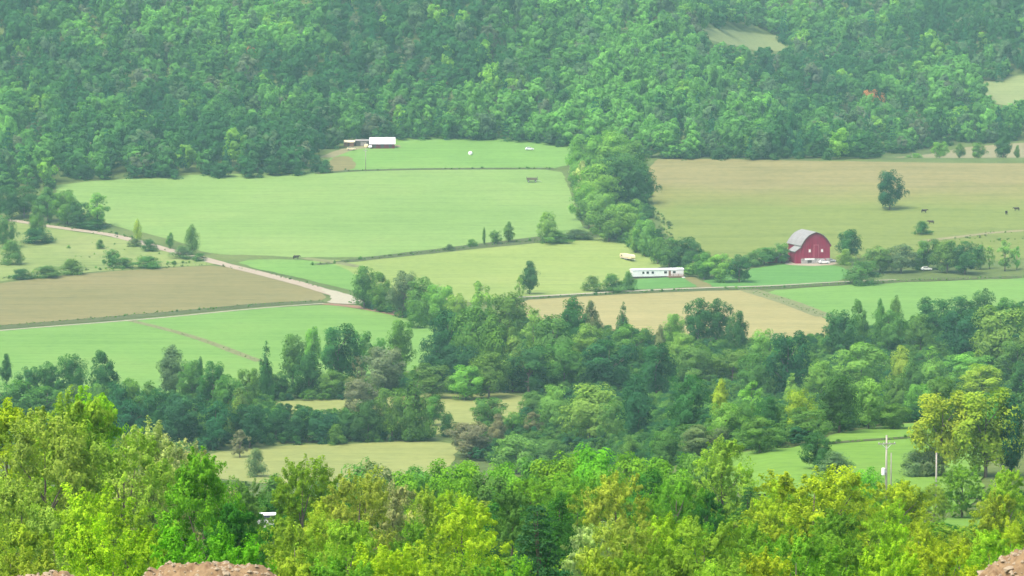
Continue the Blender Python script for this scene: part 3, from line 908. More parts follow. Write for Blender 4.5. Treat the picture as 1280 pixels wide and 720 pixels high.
# ------------------------------------------------------------------ scattered stuff (far forest, undergrowth, brush)
protos_far = bpy.data.collections.new('scatter_sources')      # never linked to the scene
def far_obj(shp, i):
    o = bpy.data.objects.new('source_%s_%d' % (shp, i), PROTO['far', shp][i][0])
    return o
FAR = [far_obj('r', 0), far_obj('r', 1), far_obj('r', 2), far_obj('u', 0), far_obj('u', 1), far_obj('s', 0), far_obj('s', 1), far_obj('c', 0), far_obj('p', 0), far_obj('b', 0), far_obj('b', 1)]
FIDX = {'r': [0, 1, 2], 'u': [3, 4], 's': [5, 6], 'c': [7], 'p': [8], 'b': [9, 10]}

def scatter(name, P, S, T, K):
    """ONE object: a point mesh with foliage instanced on it; S = (w, w, h), T = tint, K = source index"""
    n = len(P)
    m = bpy.data.meshes.new(name)
    m.vertices.add(n); m.vertices.foreach_set('co', np.asarray(P, np.float32).ravel())
    a = m.attributes.new('tint', 'FLOAT_COLOR', 'POINT'); a.data.foreach_set('color', np.concatenate([np.asarray(T), np.ones((n, 1))], 1).astype(np.float32).ravel())
    a = m.attributes.new('size', 'FLOAT_VECTOR', 'POINT'); a.data.foreach_set('vector', np.asarray(S, np.float32).ravel())
    a = m.attributes.new('spin', 'FLOAT_VECTOR', 'POINT')
    sp_ = np.zeros((n, 3), np.float32); sp_[:, 2] = np.random.default_rng(n).uniform(0, 6.28, n)
    a.data.foreach_set('vector', sp_.ravel())
    a = m.attributes.new('pick', 'INT', 'POINT'); a.data.foreach_set('value', np.asarray(K, np.int32))
    m.update()
    o = tag(obj(name, m), kind='stuff')
    ng = bpy.data.node_groups.new('scatter_' + name, 'GeometryNodeTree')
    ng.interface.new_socket('Geometry', in_out='INPUT', socket_type='NodeSocketGeometry')
    ng.interface.new_socket('Geometry', in_out='OUTPUT', socket_type='NodeSocketGeometry')
    gi = ng.nodes.new('NodeGroupInput'); go = ng.nodes.new('NodeGroupOutput')
    g2i = ng.nodes.new('GeometryNodeGeometryToInstance')
    for ob in reversed(FAR):
        oi = ng.nodes.new('GeometryNodeObjectInfo'); oi.inputs['Object'].default_value = ob
        oi.inputs['As Instance'].default_value = False
        ng.links.new(oi.outputs['Geometry'], g2i.inputs[0])
    def na(nm, typ):
        q = ng.nodes.new('GeometryNodeInputNamedAttribute'); q.data_type = typ; q.inputs['Name'].default_value = nm
        return q.outputs['Attribute']
    iop = ng.nodes.new('GeometryNodeInstanceOnPoints')
    ng.links.new(gi.outputs[0], iop.inputs['Points'])
    ng.links.new(g2i.outputs[0], iop.inputs['Instance'])
    iop.inputs['Pick Instance'].default_value = True
    ng.links.new(na('pick', 'INT'), iop.inputs['Instance Index'])
    e2r = ng.nodes.new('FunctionNodeEulerToRotation')
    ng.links.new(na('spin', 'FLOAT_VECTOR'), e2r.inputs[0])
    ng.links.new(e2r.outputs[0], iop.inputs['Rotation'])
    ng.links.new(na('size', 'FLOAT_VECTOR'), iop.inputs['Scale'])
    ng.links.new(iop.outputs[0], go.inputs[0])
    md = o.modifiers.new('scatter', 'NODES'); md.node_group = ng
    return o

EDGE = [(-400, 262), (0, 240), (60, 232), (75, 221), (100, 221), (300, 218), (395, 213), (407, 196), (428, 178), (450, 175), (500, 172), (560, 174), (640, 176), (716, 182), (740, 186), (805, 200),
        (870, 197), (980, 203), (1060, 205), (1090, 199), (1180, 184), (1280, 176), (1700, 170)]
CLEAR = [[(872, 41), (925, 40), (982, 46), (994, 51), (955, 56), (922, 52), (890, 48)], [(1216, 105), (1250, 103), (1340, 102), (1340, 122), (1262, 119)]]
CLEAR2 = [[(425, 170), (500, 165), (500, 190), (425, 200)]]
def inpoly(p, q, poly):
    c = False; n = len(poly)
    for i in range(n):
        a, b = poly[i], poly[(i+1) % n]
        if (a[1] > q) != (b[1] > q) and p < (b[0]-a[0])*(q-a[1])/(b[1]-a[1]) + a[0]: c = not c
    return c
def forest():
    rng = np.random.default_rng(11)
    ex = np.array([e[0] for e in EDGE]); ey = np.array([e[1] + (5 if e[0] < 400 else 2 if e[0] < 720 else 0) for e in EDGE])
    P, S, T, K = [], [], [], []
    rows = 0
    y = 1690.0
    while y < 3150:
        sp_ = 10.8 if y < 2500 else 13
        half = y*.20 + 60
        for x in np.arange(-half, half, sp_):
            xx = x + rng.uniform(-.5, .5)*sp_; yy = y + rng.uniform(-.5, .5)*sp_
            z = H(xx, yy)
            px, py = proj(xx, yy, z)
            if py < -150: continue
            if 795 < px < 1085:
                if yy < 1795: continue
            elif py > np.interp(px, ex, ey) or (px > 790 and yy < 1840): continue
            if px > 1085 and yy < 1990: continue
            edge_d = np.interp(px, ex, ey) - py
            n1 = mnoise.noise((xx/55, yy/70, 3)); n2 = mnoise.noise((xx/18, yy/18, 9)); n3 = mnoise.noise((xx/120, yy/160, 5))
            h = rng.uniform(12, 19)*(1 + .28*rng.normal()*.6) + 3*n1; h = max(8, h)
            stand = 62 < px < 412 and edge_d < 46
            if edge_d < 7:
                h *= rng.uniform(.75, 1.0)
                for q in range(3):       # low skirt of leaves along the forest edge
                    ax_, ay_ = xx + rng.uniform(-7, 7), yy + rng.uniform(-5, 5); hh_ = rng.uniform(4, 8.5)
                    P.append((ax_, ay_, H(ax_, ay_) - .4)); S.append((hh_*rng.uniform(.9, 1.4),)*2 + (hh_,)); T.append(np.array(PAL['d'])*(np.array((.75, .85, 1.0)) if stand else 1.0)*rng.uniform(.9, 1.3)); K.append(rng.choice(FIDX['b'] + FIDX['r']))
            w = rng.uniform(9, 15)*(h/15.5)**.5
            t_py = proj(xx, yy, z + h)[1]; m_py = proj(xx, yy, z + h*.6)[1]
            if any(inpoly(px + e, py + (t_py - py)*f, c) for c in CLEAR for f in (0, .25, .5, .75, 1) for e in (-6, 6)): continue
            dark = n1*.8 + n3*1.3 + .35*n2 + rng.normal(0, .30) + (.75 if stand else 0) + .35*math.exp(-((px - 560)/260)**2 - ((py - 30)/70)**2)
            conif = rng.random() < (.10 + .25*max(0, n3))
            if conif: k = 8 if rng.random() < .5 else 7; w *= .72; c = np.array(PAL['t'])*rng.uniform(.9, 1.3)
            else:
                k = rng.choice(FIDX['r'] + FIDX['u'] + FIDX['s'] + [0, 1, 2])
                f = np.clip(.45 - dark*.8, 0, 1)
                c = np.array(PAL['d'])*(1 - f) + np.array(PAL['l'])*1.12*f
                u = rng.random()
                if u < .03: c = np.array(PAL['b'])*.9
                elif u < .12: c = np.array(PAL['g'])
                elif u < .16: c = np.array(PAL['y'])*.55 + np.array(PAL['l'])*.5
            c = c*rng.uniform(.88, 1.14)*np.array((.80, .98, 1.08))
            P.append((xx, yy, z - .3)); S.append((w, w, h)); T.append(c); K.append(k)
        y += sp_*.92
    print('forest', len(P))
    return scatter('forest', P, S, T, K)
forest()

def undergrowth():
    """low scrub and young trees under and between the big ones, in the wood and down the near slope"""
    rng = np.random.default_rng(5)
    P, S, T, K = [], [], [], []
    polys = [
        ([(-230, 500), (-60, 500), (100, 497), (300, 497), (330, 492), (420, 480), (520, 475), (548, 440), (550, 412), (480, 392), (452, 386), (470, 378), (560, 392), (640, 402), (700, 410), (830, 425), (960, 432), (1035, 425), (1045, 402), (1100, 420),
          (1160, 400), (1300, 382), (1480, 372), (1480, 520), (1180, 528), (1118, 530), (1036, 544), (998, 558), (930, 567), (880, 580), (700, 590), (600, 580), (575, 556), (600, 545), (668, 520), (662, 492), (545, 492), (430, 500), (345, 502), (345, 515), (440, 522), (520, 545), (545, 552), (400, 555), (300, 559), (200, 578), (-60, 580), (-230, 580)], 600, 3.2, (1.6, 4.0), 'dtmmmd'),
        ([(716, 190), (740, 175), (800, 190), (812, 240), (810, 280), (836, 318), (890, 348), (870, 350), (800, 318), (762, 298), (730, 275), (716, 235)], 1400, 3.6, (2, 5), 'mmld'),
    ]
    for poly, tmin, sp_, (h0, h1), cols in polys:
        W = [ground(a, b, tmin) for a, b in densify(poly, 12)]
        x0, x1 = min(p[0] for p in W), max(p[0] for p in W); y0, y1 = min(p[1] for p in W), max(p[1] for p in W)
        X, Y = np.meshgrid(np.arange(x0, x1, sp_), np.arange(y0, y1, sp_*1.15))
        X = X.ravel() + rng.uniform(-.5, .5, X.size)*sp_; Y = Y.ravel() + rng.uniform(-.5, .5, Y.size)*sp_
        for x, y in zip(X, Y):
            z = H(x, y); px, py = proj(x, y, z)
            if not inpoly(px, py, poly): continue
            h = rng.uniform(h0, h1) if -25 < px < 1305 else rng.uniform(4, 13); k = rng.choice(FIDX['b'] + FIDX['r'] + FIDX['b'])
            P.append((x, y, z - .15)); S.append((h*rng.uniform(.9, 1.5),)*2 + (h,)); T.append(np.array(PAL[cols[rng.integers(len(cols))]])*rng.uniform(.85, 1.15)); K.append(k)
    scatter('undergrowth', P, S, T, K); n0 = len(P)
    # near slope scrub
    P, S, T, K = [], [], [], []
    y = 92.0
    while y < 640:
        sp_ = 1.5 + y*.0032
        half = y*.165 + 8
        for x in np.arange(-half, half, sp_):
            xx = x + rng.uniform(-.5, .5)*sp_; yy = y + rng.uniform(-.5, .5)*sp_
            z = H(xx, yy); px, py = proj(xx, yy, z)
            if yy > 440 and px > 870 and py < 622: continue
            if 1150 < px < 1250 and 300 < yy and 630 < py < 690: continue
            if 318 < px < 358 and 170 < yy < 336: continue
            h = rng.uniform(1.0, 2.6)*(1 if yy < 300 else 1.35)
            if yy > 440 and px > 850: h *= .6
            c = np.array(PAL['DMMMDyD'[rng.integers(7)]])*rng.uniform(.6, .95)
            if px < 180: c = np.array(PAL['oyMD'[rng.integers(4)]])*rng.uniform(.8, 1.05)
            P.append((xx, yy, z - .1)); S.append((h*rng.uniform(.9, 1.5),)*2 + (h,)); T.append(c); K.append(rng.choice(FIDX['b'] + FIDX['b'] + FIDX['r']))
        y += sp_*.95
    scatter('hillside_scrub', P, S, T, K)
    print('undergrowth', n0, 'scrub', len(P))
undergrowth()

def brush():
    """weeds and low brush along banks, lanes and field edges"""
    rng = np.random.default_rng(8)
    lines = [([(395,331),(440,326),(520,317),(580,310),(640,303.5),(700,297),(748,292)], 2.2, (.6, 1.6), 'mmg', 2.5),
             ([(640,375),(700,371),(800,365.5),(865,362.5)], 1.4, (.5, 1.2), 'mmd', 2), ([(905,361),(960,360.5),(1040,355.5),(1160,350),(1320,345)], 1.8, (.5, 1.2), 'mml', 2),
             ([(395,217),(440,213.5),(520,211.5),(600,211),(692,211)], 3.0, (.4, 1.0), 'gm', 2), ([(200,334),(260,331),(330,340),(395,358)], 2.5, (.4, 1.0), 'mg', 2),
             ([(-40,411),(60,403),(160,394.5),(250,387),(340,379.5),(400,376.5)], 1.6, (.4, 1.0), 'mmg', 4), ([(440,379),(480,386),(520,394),(550,403)], 1.5, (.6, 1.8), 'gmm', 3),
             ([(0,349),(90,340),(180,333),(240,328)], 2.0, (.6, 1.8), 'mlg', 6), ([(935,362),(975,374),(1032,396)], .8, (.25, .55), 'gm', 4), ([(160,400),(205,411),(260,427),(325,452)], 4, (.3, .6), 'g', 2),
             ([(1030,556),(1080,552),(1130,549),(1180,543)], 1.5, (.5, 1.1), 'mM', 1.5), ([(0,270),(60,280),(130,289),(200,306)], 2.6, (.5, 1.4), 'mgd', 3),
             ([(820,262),(838,300),(880,322)], 3.0, (.8, 2), 'mg', 5), ([(1060,322),(1140,312),(1200,305),(1280,300)], 2.0, (.4, 1.2), 'mlg', 9), 
             ([(60,279),(130,291),(230,318)], 7, (.5, 1.2), 'mg', 8), ([(100,305),(180,318),(60,325)], 6, (.5, 1.4), 'mlg', 14), ([(1195,300),(1240,292),(1280,290)], 2.2, (.5, 1.2), 'bgm', 5)]
    P, S, T, K = [], [], [], []
    for pts, sp_, (h0, h1), cols, spread in lines:
        W = densify(px_poly(pts, 480), sp_*.5, False)
        for x, y in W:
            if rng.random() < .22: continue
            x += rng.normal(0, spread*.4); y += rng.normal(0, spread*.5)
            h = rng.uniform(h0, h1)*(.62 if rng.random() < .85 else 1.1)
            P.append((x, y, H(x, y) - .05)); S.append((h*rng.uniform(1, 2),)*2 + (h,)); T.append(np.array(PAL[cols[rng.integers(len(cols))]])*rng.uniform(.85, 1.2)); K.append(rng.choice(FIDX['b']))
    scatter('roadside_brush', P, S, T, K)
brush()

# ------------------------------------------------------------------ buildings and vehicles
RED = paint('red_barn_boards', (.245, .005, .042), .22, 1.2, .8, (3.0, 3.0, .12), .2)
REDD = paint('dark_red_boards', (.13, .014, .022), .2, 1.2, .8, (3.0, 3.0, .12), .2)
TIN = paint('weathered_tin', (.225, .22, .205), .3, .5, .6, (1, 1, .25), .35, (.20, .17, .14))
TINW = paint('white_roof_sheet', (.78, .78, .78), .06, .6, .5, None, .4)
WHITE = paint('white_paint', (.76, .76, .73), .07, .8, .6)
CREAM = paint('cream_paint', (.72, .62, .38), .08, .8, .5)
STONE = paint('fieldstone', (.36, .34, .31), .3, 1.4, .9)
GLASS = paint('dark_window_glass', (.02, .025, .03), .2, 1, .15, None, .6)
WOOD_ = paint('grey_weathered_wood', (.26, .24, .21), .25, 3, .9, (1, 1, .2))
DARKW = paint('dark_weathered_wood', (.075, .062, .05), .3, 2, .9)
BROWNW = paint('brown_porch_wood', (.20, .11, .07), .25, 2, .85)
RUBBER = paint('rubber', (.02, .02, .02), .2, 3, .85)
METAL = paint('galvanised_metal', (.52, .53, .54), .1, 4, .4, None, .5)
PINK = paint('faded_pink_paint', (.42, .11, .14), .1, 2, .7)

def red_barn():
    x, y = ground(1014, 327)
    b = empty('barn', (x, y, H(x, y)), R(14))
    W, L, E = 6.1, 18.0, 7.5                # half width, length, eave height
    y0 = -6.0
    prof = [(-W, 0), (W, 0), (W, E)] + [(W*math.cos(t)*1.0, E + 5.0*math.sin(t)**.92) for t in [R(a) for a in (12, 26, 42, 58, 74)]] + [(0, E + 5.25)]
    arch = [(W, E), (W*.86, E + 1.25), (W*.72, E + 2.4), (W*.50, E + 3.7), (W*.25, E + 4.5), (0, E + 5.05)]
    prof = [(-W, 0), (W, 0)] + arch + [(-px_, pz) for px_, pz in arch[-2::-1]]
    MB().prism(prof, y0, y0 + L).build('wall', RED, b)
    oarch = [(p[0]*1.045 + (.0), p[1] + .22) for p in arch]
    oarch[0] = (W + .55, E - .45)
    full = oarch + [(-q[0], q[1]) for q in oarch[-2::-1]]
    inner = [(p[0]*.992 if abs(p[0]) > .1 else 0, p[1] - .20) for p in full]
    rf = MB()
    ring = full + inner[::-1]
    n = len(full)
    for i in range(n - 1):
        a, c = full[i], full[i+1]; d, e = inner[i+1], inner[i]
        rf.prism([a, c, d, e], y0 - .45, y0 + L + .45)
    r = rf.build('roof', TIN, b)
    # dark red verge board along the arch of the gable
    vb = MB()
    for i in range(n - 1):
        a, c = inner[i], inner[i+1]
        vb.prism([a, c, (c[0]*.95, c[1] - .42), (a[0]*.95, a[1] - .42)], y0 - .30, y0 - .02)
    vb.build('verge_board', REDD, b)
    for sx in (-2.75, 2.6):
        w = MB()
        for a0, a1, c0, c1 in ((-.6, .6, 1.35, 1.55), (-.6, .6, 0, .2), (-.6, -.42, .2, 1.35), (.42, .6, .2, 1.35)):
            w.box(sx + a0, sx + a1, y0 - .12, y0 - .003, 4.2 + c0, 4.2 + c1)
        wo = w.build('window', PINK, b)
        MB().box(sx - .41, sx + .41, y0 - .06, y0 - .004, 4.41, 5.54).build('pane', WHITE, wo)
    d = MB()
    d.box(-.75, 1.05, y0 - .10, y0 - .005, 2.4, 7.2)
    do = d.build('hay_door', RED, b)
    MB().box(-.95, -.77, y0 - .13, y0 - .006, 2.3, 7.45).box(1.07, 1.2, y0 - .13, y0 - .006, 2.3, 7.45).box(-.95, 1.2, y0 - .14, y0 - .007, 7.21, 7.42).build('door_frame', PINK, do)
    # stone footing with openings of the ground floor
    MB().box(-W - .12, W + .12, y0 - .22, y0 + L + .1, -1.6, 1.75).build('footing', STONE, b)
    MB().box(-4.9, -.7, y0 - .40, y0 - .225, 1.2, 1.9).build('white_rail', WHITE, b)
    for sx in (-3.6, 1.3):
        MB().box(sx, sx + 1.7, y0 - .30, y0 - .226, .0, 1.15).build('stable_door', DARKW, b)
    MB().box(3.6, 4.3, y0 - .34, y0 - .23, -.2, 1.6).build('post_box', PINK, b)
    # lean-to along the left side
    lt = MB(); lt.prism([(-W - 2.6, -1), (-W - .02, -1), (-W - .02, 6.3), (-W - 2.6, 4.6)], y0 + .6, y0 + 8.6)
    lo = lt.build('lean_to', RED, b)
    MB().prism([(-W - 3.0, 4.45), (-W - .03, 6.5), (-W - .03, 6.75), (-W - 3.0, 4.7)], y0 + .2, y0 + 9.0).build('lean_to_roof', TIN, lo)
    tag(b, 'red wooden barn with arched grey roof and stone footing', 'barn')
    # low red shed partly behind a tree
    x2, y2 = ground(972, 328)
    s = empty('shed', (x2, y2, H(x2, y2)), R(10))
    MB().box(-4.5, 4.5, -2, 2, -.5, 2.2).build('wall', REDD, s)
    MB().prism([(-2.3, 2.15), (2.3, 2.15), (0, 3.2)], -4.8, 4.8, 'x').build('roof', TIN, s)
    MB().box(-.6, .6, -2.06, -2.003, 0, 1.9).build('door', DARKW, s)
    tag(s, 'low dark red shed half hidden by a tree beside the barn', 'shed')
    # implements and a stack of white stuff against the gable
    return b
red_barn()

def mobile_home():
    x, y = ground(821, 346.5)
    m = empty('mobile_home', (x, y, H(x, y)), R(14))
    L, D, Hh = 10.6, 2.1, 3.1
    MB().box(-L, L, -D, D, .55, Hh).build('wall', WHITE, m)
    MB().prism([(-D - .2, Hh + .002), (D + .2, Hh + .002), (D + .2, Hh + .12), (0, Hh + .55), (-D - .2, Hh + .12)], -L - .2, L + .2, 'x').build('roof', TINW, m)
    MB().box(-L + .1, L - .1, -D + .1, D - .1, -.8, .548).build('skirting', DARKW, m)
    for sx, wd in ((-6.2, .9), (-4.4, 1.0), (-2.3, 1.0), (3.0, 1.2), (6.6, 1.2)):
        w = MB()
        for a0, a1, c0, c1 in ((-wd/2 - .1, wd/2 + .1, 1.02, 1.12), (-wd/2 - .1, wd/2 + .1, 0, .1), (-wd/2 - .1, -wd/2, .1, 1.02), (wd/2, wd/2 + .1, .1, 1.02)):
            w.box(sx + a0, sx + a1, -D - .07, -D - .004, 1.5 + c0, 1.5 + c1)
        wo = w.build('window', WHITE, m)
        MB().box(sx - wd/2, sx + wd/2, -D - .03, -D - .003, 1.6, 2.52).build('pane', GLASS, wo)
    MB().box(4.3, 5.2, -D - .05, -D - .003, .75, 2.7).build('door', BROWNW, m)
    p = MB(); p.box(3.6, 9.9, -D - 2.6, -D - .01, .35, .55)
    po = p.build('porch', BROWNW, m)
    MB().box(3.7, 9.8, -D - 2.5, -D - 2.44, -.9, .345).build('porch_skirt', BROWNW, po)
    for sx in (3.7, 5.6, 7.7, 9.8):
        MB().box(sx - .07, sx + .07, -D - 2.55, -D - 2.41, -.8, 1.55).build('post', BROWNW, po)
    r = MB()
    for zz in (.8, 1.1, 1.42): r.box(3.7, 9.8, -D - 2.52, -D - 2.45, zz, zz + .13)
    r.build('rail', BROWNW, po)
    MB().box(9.0, 10.1, -D - 3.6, -D - 2.62, -.6, .33).build('step', WHITE, po)
    tag(m, 'long white mobile home with small dark windows and brown porch', 'mobile home')
mobile_home()

def wheel(parent, x, y, z, r=.33, w=.2):
    t = MB().tube([(x, y - w/2, z), (x, y + w/2, z)], [r, r], 14).build('wheel', RUBBER, parent)
    MB().tube([(x, y - w/2 - .012, z), (x, y + w/2 + .012, z)], [r*.58, r*.58], 10).build('rim', METAL, t)
    return t

def car(loc, rz, mat, label, group=None):
    c = empty('parked_car', loc, rz)
    prof = [(-2.15, .35), (2.15, .35), (2.2, .62), (2.1, .86), (1.15, .98), (-1.85, 1.02), (-2.2, .88), (-2.22, .55)]
    MB().prism(prof, -.86, .86).build('body', mat, c)
    cab = MB()
    lo = [(-1.95, 1.0), (1.1, .975)]; hi = [(-1.45, 1.5), (.35, 1.5)]
    vs = [(lo[0][0], -.82, lo[0][1]), (lo[1][0], -.82, lo[1][1]), (lo[1][0], .82, lo[1][1]), (lo[0][0], .82, lo[0][1]), (hi[0][0], -.64, 1.5), (hi[1][0], -.64, 1.5), (hi[1][0], .64, 1.5), (hi[0][0], .64, 1.5)]
    cab.add(vs, [(3,2,1,0),(4,5,6,7),(0,1,5,4),(1,2,6,5),(2,3,7,6),(3,0,4,7)])
    cab.build('cabin', mat, c)
    for s in (-1, 1):
        MB().add([(-1.6, s*.80, 1.06), (.85, s*.80, 1.06), (.32, s*.685, 1.42), (-1.32, s*.685, 1.42), (-1.6, s*.815, 1.06), (.85, s*.815, 1.06), (.32, s*.70, 1.42), (-1.32, s*.70, 1.42)],
                 [(0,1,2,3),(4,5,6,7),(0,1,5,4),(1,2,6,5),(2,3,7,6),(3,0,4,7)]).build('side_window', GLASS, c)
    MB().add([(1.06, -.70, 1.03), (1.06, .70, 1.03), (.42, .58, 1.45), (.42, -.58, 1.45), (1.10, -.70, 1.04), (1.10, .70, 1.04), (.46, .58, 1.46), (.46, -.58, 1.46)],
             [(0,1,2,3),(4,5,6,7),(0,1,5,4),(1,2,6,5),(2,3,7,6),(3,0,4,7)]).build('windscreen', GLASS, c)
    for wx in (-1.35, 1.35):
        for s in (-1, 1): wheel(c, wx, s*.8, .33)
    for s in (-1, 1): MB().box(2.13, 2.215, s*.62 - .18, s*.62 + .18, .62, .76).build('headlight', METAL, c)
    tag(c, label, 'car', group)
    return c

def gpt(px, py, lift=.06, tmin=600):
    x, y = ground(px, py, tmin)
    return (x, y, H(x, y) + lift + .1)
car(gpt(1038, 328), R(20), WHITE, 'white car parked on the yard beside the red barn')
car(gpt(1030, 330), R(5), WHITE, 'white car parked in front of the barn footing')
car(gpt(1158, 338.5), R(8), WHITE, 'white car half hidden under the roadside trees')
car(gpt(662, 188), R(5), WHITE, 'white car standing alone on the upper meadow')
car(gpt(439, 188), R(-8), CREAM, 'cream car by the dark shed at the far farm')
car(gpt(464, 185.5), R(75), WHITE, 'white car at the corner of the white-roofed building')
xx = (338 - 640)/FPX*328; car((xx, 328, H(xx, 328) + .03), R(12), WHITE, 'white car roof showing between the trees of the near slope')

def trailer():
    p = gpt(784.5, 325)
    t = empty('camper_trailer', p, R(-66)); t.scale = (1.45, .85, .8)
    prof = [(-3.6, .75), (3.4, .75), (3.75, 1.3), (3.6, 2.5), (3.1, 2.95), (-3.3, 2.95), (-3.75, 2.5), (-3.8, 1.2)]
    MB().prism(prof, -1.15, 1.15).build('body', CREAM, t)
    MB().prism([(-3.5, .5), (3.3, .5), (3.3, .74), (-3.5, .74)], -1.05, 1.05).build('chassis', DARKW, t)
    MB().box(-3.76, 3.7, -1.17, 1.17, 1.15, 1.38).build('stripe', BROWNW, t)
    for s in (-1, 1):
        for wx in ((-2.3, -.4, 2.2) if s > 0 else (-2.6,)): MB().box(wx - .5, wx + .5, s*1.16 - .02, s*1.16 + .02, 1.7, 2.35).build('window', GLASS, t)
        for wx in (-.5, .5): wheel(t, wx, s*1.0, .36, .36)
    MB().tube([(3.4, -.5, .6), (4.9, 0, .6), (3.4, .5, .6)], [.06, .06, .06], 6).build('tow_bar', METAL, t)
    MB().tube([(4.7, 0, .0), (4.7, 0, .6)], [.06, .06], 6).build('jack', METAL, t)
    tag(t, 'cream camper trailer parked on the pale field above the mobile home', 'trailer')
trailer()

def far_farm():
    x, y = ground(478, 184.5)
    b = empty('farm_building', (x, y, H(x, y)), R(2))
    MB().box(-6.2, 6.2, -3.4, 3.4, -.6, 2.1).build('wall', REDD, b)
    MB().prism([(-3.9, 1.95), (3.9, 1.95), (0, 5.2)], -6.5, 6.5, 'x').build('roof', TINW, b)
    for sx in (-4, 0, 4): MB().box(sx - .8, sx + .8, -3.47, -3.403, 0, 1.8).build('door', DARKW, b)
    tag(b, 'white-roofed building with low red walls at the top of the meadow', 'building')
    x, y = ground(455, 182)
    s = empty('shed', (x, y, H(x, y)), R(-3))
    MB().box(-4.2, 4.2, -2.4, 2.4, -.6, 2.4).build('wall', DARKW, s)
    MB().prism([(-2.7, 2.35), (2.7, 2.9), (2.7, 3.1), (-2.7, 2.55)], -4.5, 4.5, 'x').build('roof', WOOD_, s)
    MB().box(-1.5, 1.5, -2.46, -2.403, 0, 2.1).build('door', WOOD_, s)
    tag(s, 'dark wooden shed beside the white-roofed building', 'shed')
    x, y = ground(437, 182.5)
    s = empty('shed', (x, y, H(x, y)), R(-12))
    MB().box(-2.6, 2.6, -1.8, 1.8, -.6, 2.0).build('wall', BROWNW, s)
    MB().prism([(-2.1, 1.95), (2.1, 1.95), (0, 3.0)], -2.9, 2.9, 'x').build('roof', CREAM, s)
    MB().box(-.5, .5, -1.86, -1.803, 0, 1.8).build('door', DARKW, s)
    tag(s, 'small cream-roofed shed at the forest edge of the far farm', 'shed')
far_farm()

def hay_wagon():
    w = empty('hay_wagon', gpt(665, 228), R(3))
    MB().box(-2.6, 2.6, -1.2, 1.2, .95, 1.12).build('deck', DARKW, w)
    for sx in (-2.55, 2.45):
        r = MB()
        for yy in (-1.1, -.4, .3, 1.0): r.box(sx, sx + .1, yy, yy + .1, 1.12, 2.6)
        for zz in (1.5, 2.0, 2.5): r.box(sx - .02, sx + .12, -1.1, 1.1, zz, zz + .09)
        r.build('rack', DARKW, w)
    MB().box(-2.4, 2.4, -1.1, 1.1, 1.125, 2.1).build('hay_load', paint('old_hay', (.14, .125, .07), .25, 3, .95), w)
    for sx in (-1.7, 1.7):
        for s in (-1, 1): wheel(w, sx, s*1.0, .42, .42)
    MB().tube([(2.6, 0, .8), (4.6, 0, .35)], [.06, .05], 6).build('draw_bar', METAL, w)
    tag(w, 'dark loaded hay wagon on the hayfield below the ditch', 'wagon')
hay_wagon()

def bale(px, py, mat, label):
    loc = gpt(px, py)
    n = 14
    mb = MB()
    pts = [(-.8, 0, .95), (-.74, 0, .95), (.74, 0, .95), (.8, 0, .95)]
    mb.tube(pts, [.86, .95, .95, .86], n)
    o = mb.build('round_bale', mat, None, True)
    o.location = (loc[0], loc[1], loc[2] - .1); o.rotation_euler = (0, 0, R(70))
    tag(o, label, 'bale')
bale(588, 194, WHITE, 'white wrapped round bale alone on the upper meadow')
bale(458, 184.8, CREAM, 'cream round bale between dark shed and white-roofed building')

# ------------------------------------------------------------------ cattle
def cow_mesh():
    J = [(-.85,0,1.05),(-.35,0,1.0),(.25,0,1.02),(.75,0,1.12),(1.1,0,1.28),(1.38,0,1.18),(1.62,0,1.0),   # rump .. muzzle
         (-.80,.2,.85),(-.72,.22,.52),(-.80,.22,.10),(-.80,-.2,.85),(-.72,-.22,.52),(-.80,-.22,.10),
         (.62,.2,.8),(.64,.22,.45),(.62,.22,.08),(.62,-.2,.8),(.64,-.22,.45),(.62,-.22,.08),
         (-.98,0,.95),(-1.02,0,.5)]
    E = [(0,1),(1,2),(2,3),(3,4),(4,5),(5,6),(0,7),(7,8),(8,9),(0,10),(10,11),(11,12),(3,13),(13,14),(14,15),(3,16),(16,17),(17,18),(0,19),(19,20)]
    rad = [.34,.42,.42,.36,.2,.17,.1,.2,.1,.07,.2,.1,.07,.17,.09,.07,.17,.09,.07,.05,.03]
    m = bpy.data.meshes.new('cow'); m.from_pydata(J, E, [])
    o = bpy.data.objects.new('cow_form', m); COL.objects.link(o)
    md = o.modifiers.new('skin', 'SKIN'); o.modifiers.new('sub', 'SUBSURF').levels = 1
    for v, r in zip(m.skin_vertices[0].data, rad): v.radius = (r, r)
    m.skin_vertices[0].data[1].use_root = True
    dg = bpy.context.evaluated_depsgraph_get()
    me = bpy.data.meshes.new_from_object(o.evaluated_get(dg))
    bpy.data.objects.remove(o)
    me.name = 'cow'
    me.materials.clear(); me.materials.append(paint('dark_hide', (.05, .032, .022), .3, 2, .8))
    me.shade_smooth()
    return me
COW = cow_mesh()
EAR = MB().add([(1.3, .12, 1.36), (1.24, .34, 1.36), (1.34, .3, 1.28), (1.3, .12, 1.28)], [(0,1,2,3),(3,2,1,0)]).add([(1.3, -.12, 1.36), (1.24, -.34, 1.36), (1.34, -.3, 1.28), (1.3, -.12, 1.28)], [(0,1,2,3),(3,2,1,0)])
EARM = EAR.mesh('ears', COW.materials[0])
for px, py, rz, lab in ((1155, 266.5, 5, 'dark cow grazing above the round dark bush'), (1164, 280.5, 170, 'brown-black cow standing right behind the round dark bush'), (1258, 268.5, 80, 'dark cow seen end-on near the pasture fence corner'),
                        (1271, 264, 185, 'biggest dark cow at the frame edge of the pasture'), (370, 324.5, 10, 'lone dark cow on the green field below the hayfield')):
    x, y = ground(px, py)
    c = obj('cow', COW); c.location = (x, y, H(x, y) + .02); c.rotation_euler = (0, 0, R(rz)); c.scale = (1.25,)*3
    obj('ears', EARM, c)
    tag(c, lab, 'cow', 'cattle in the fields')

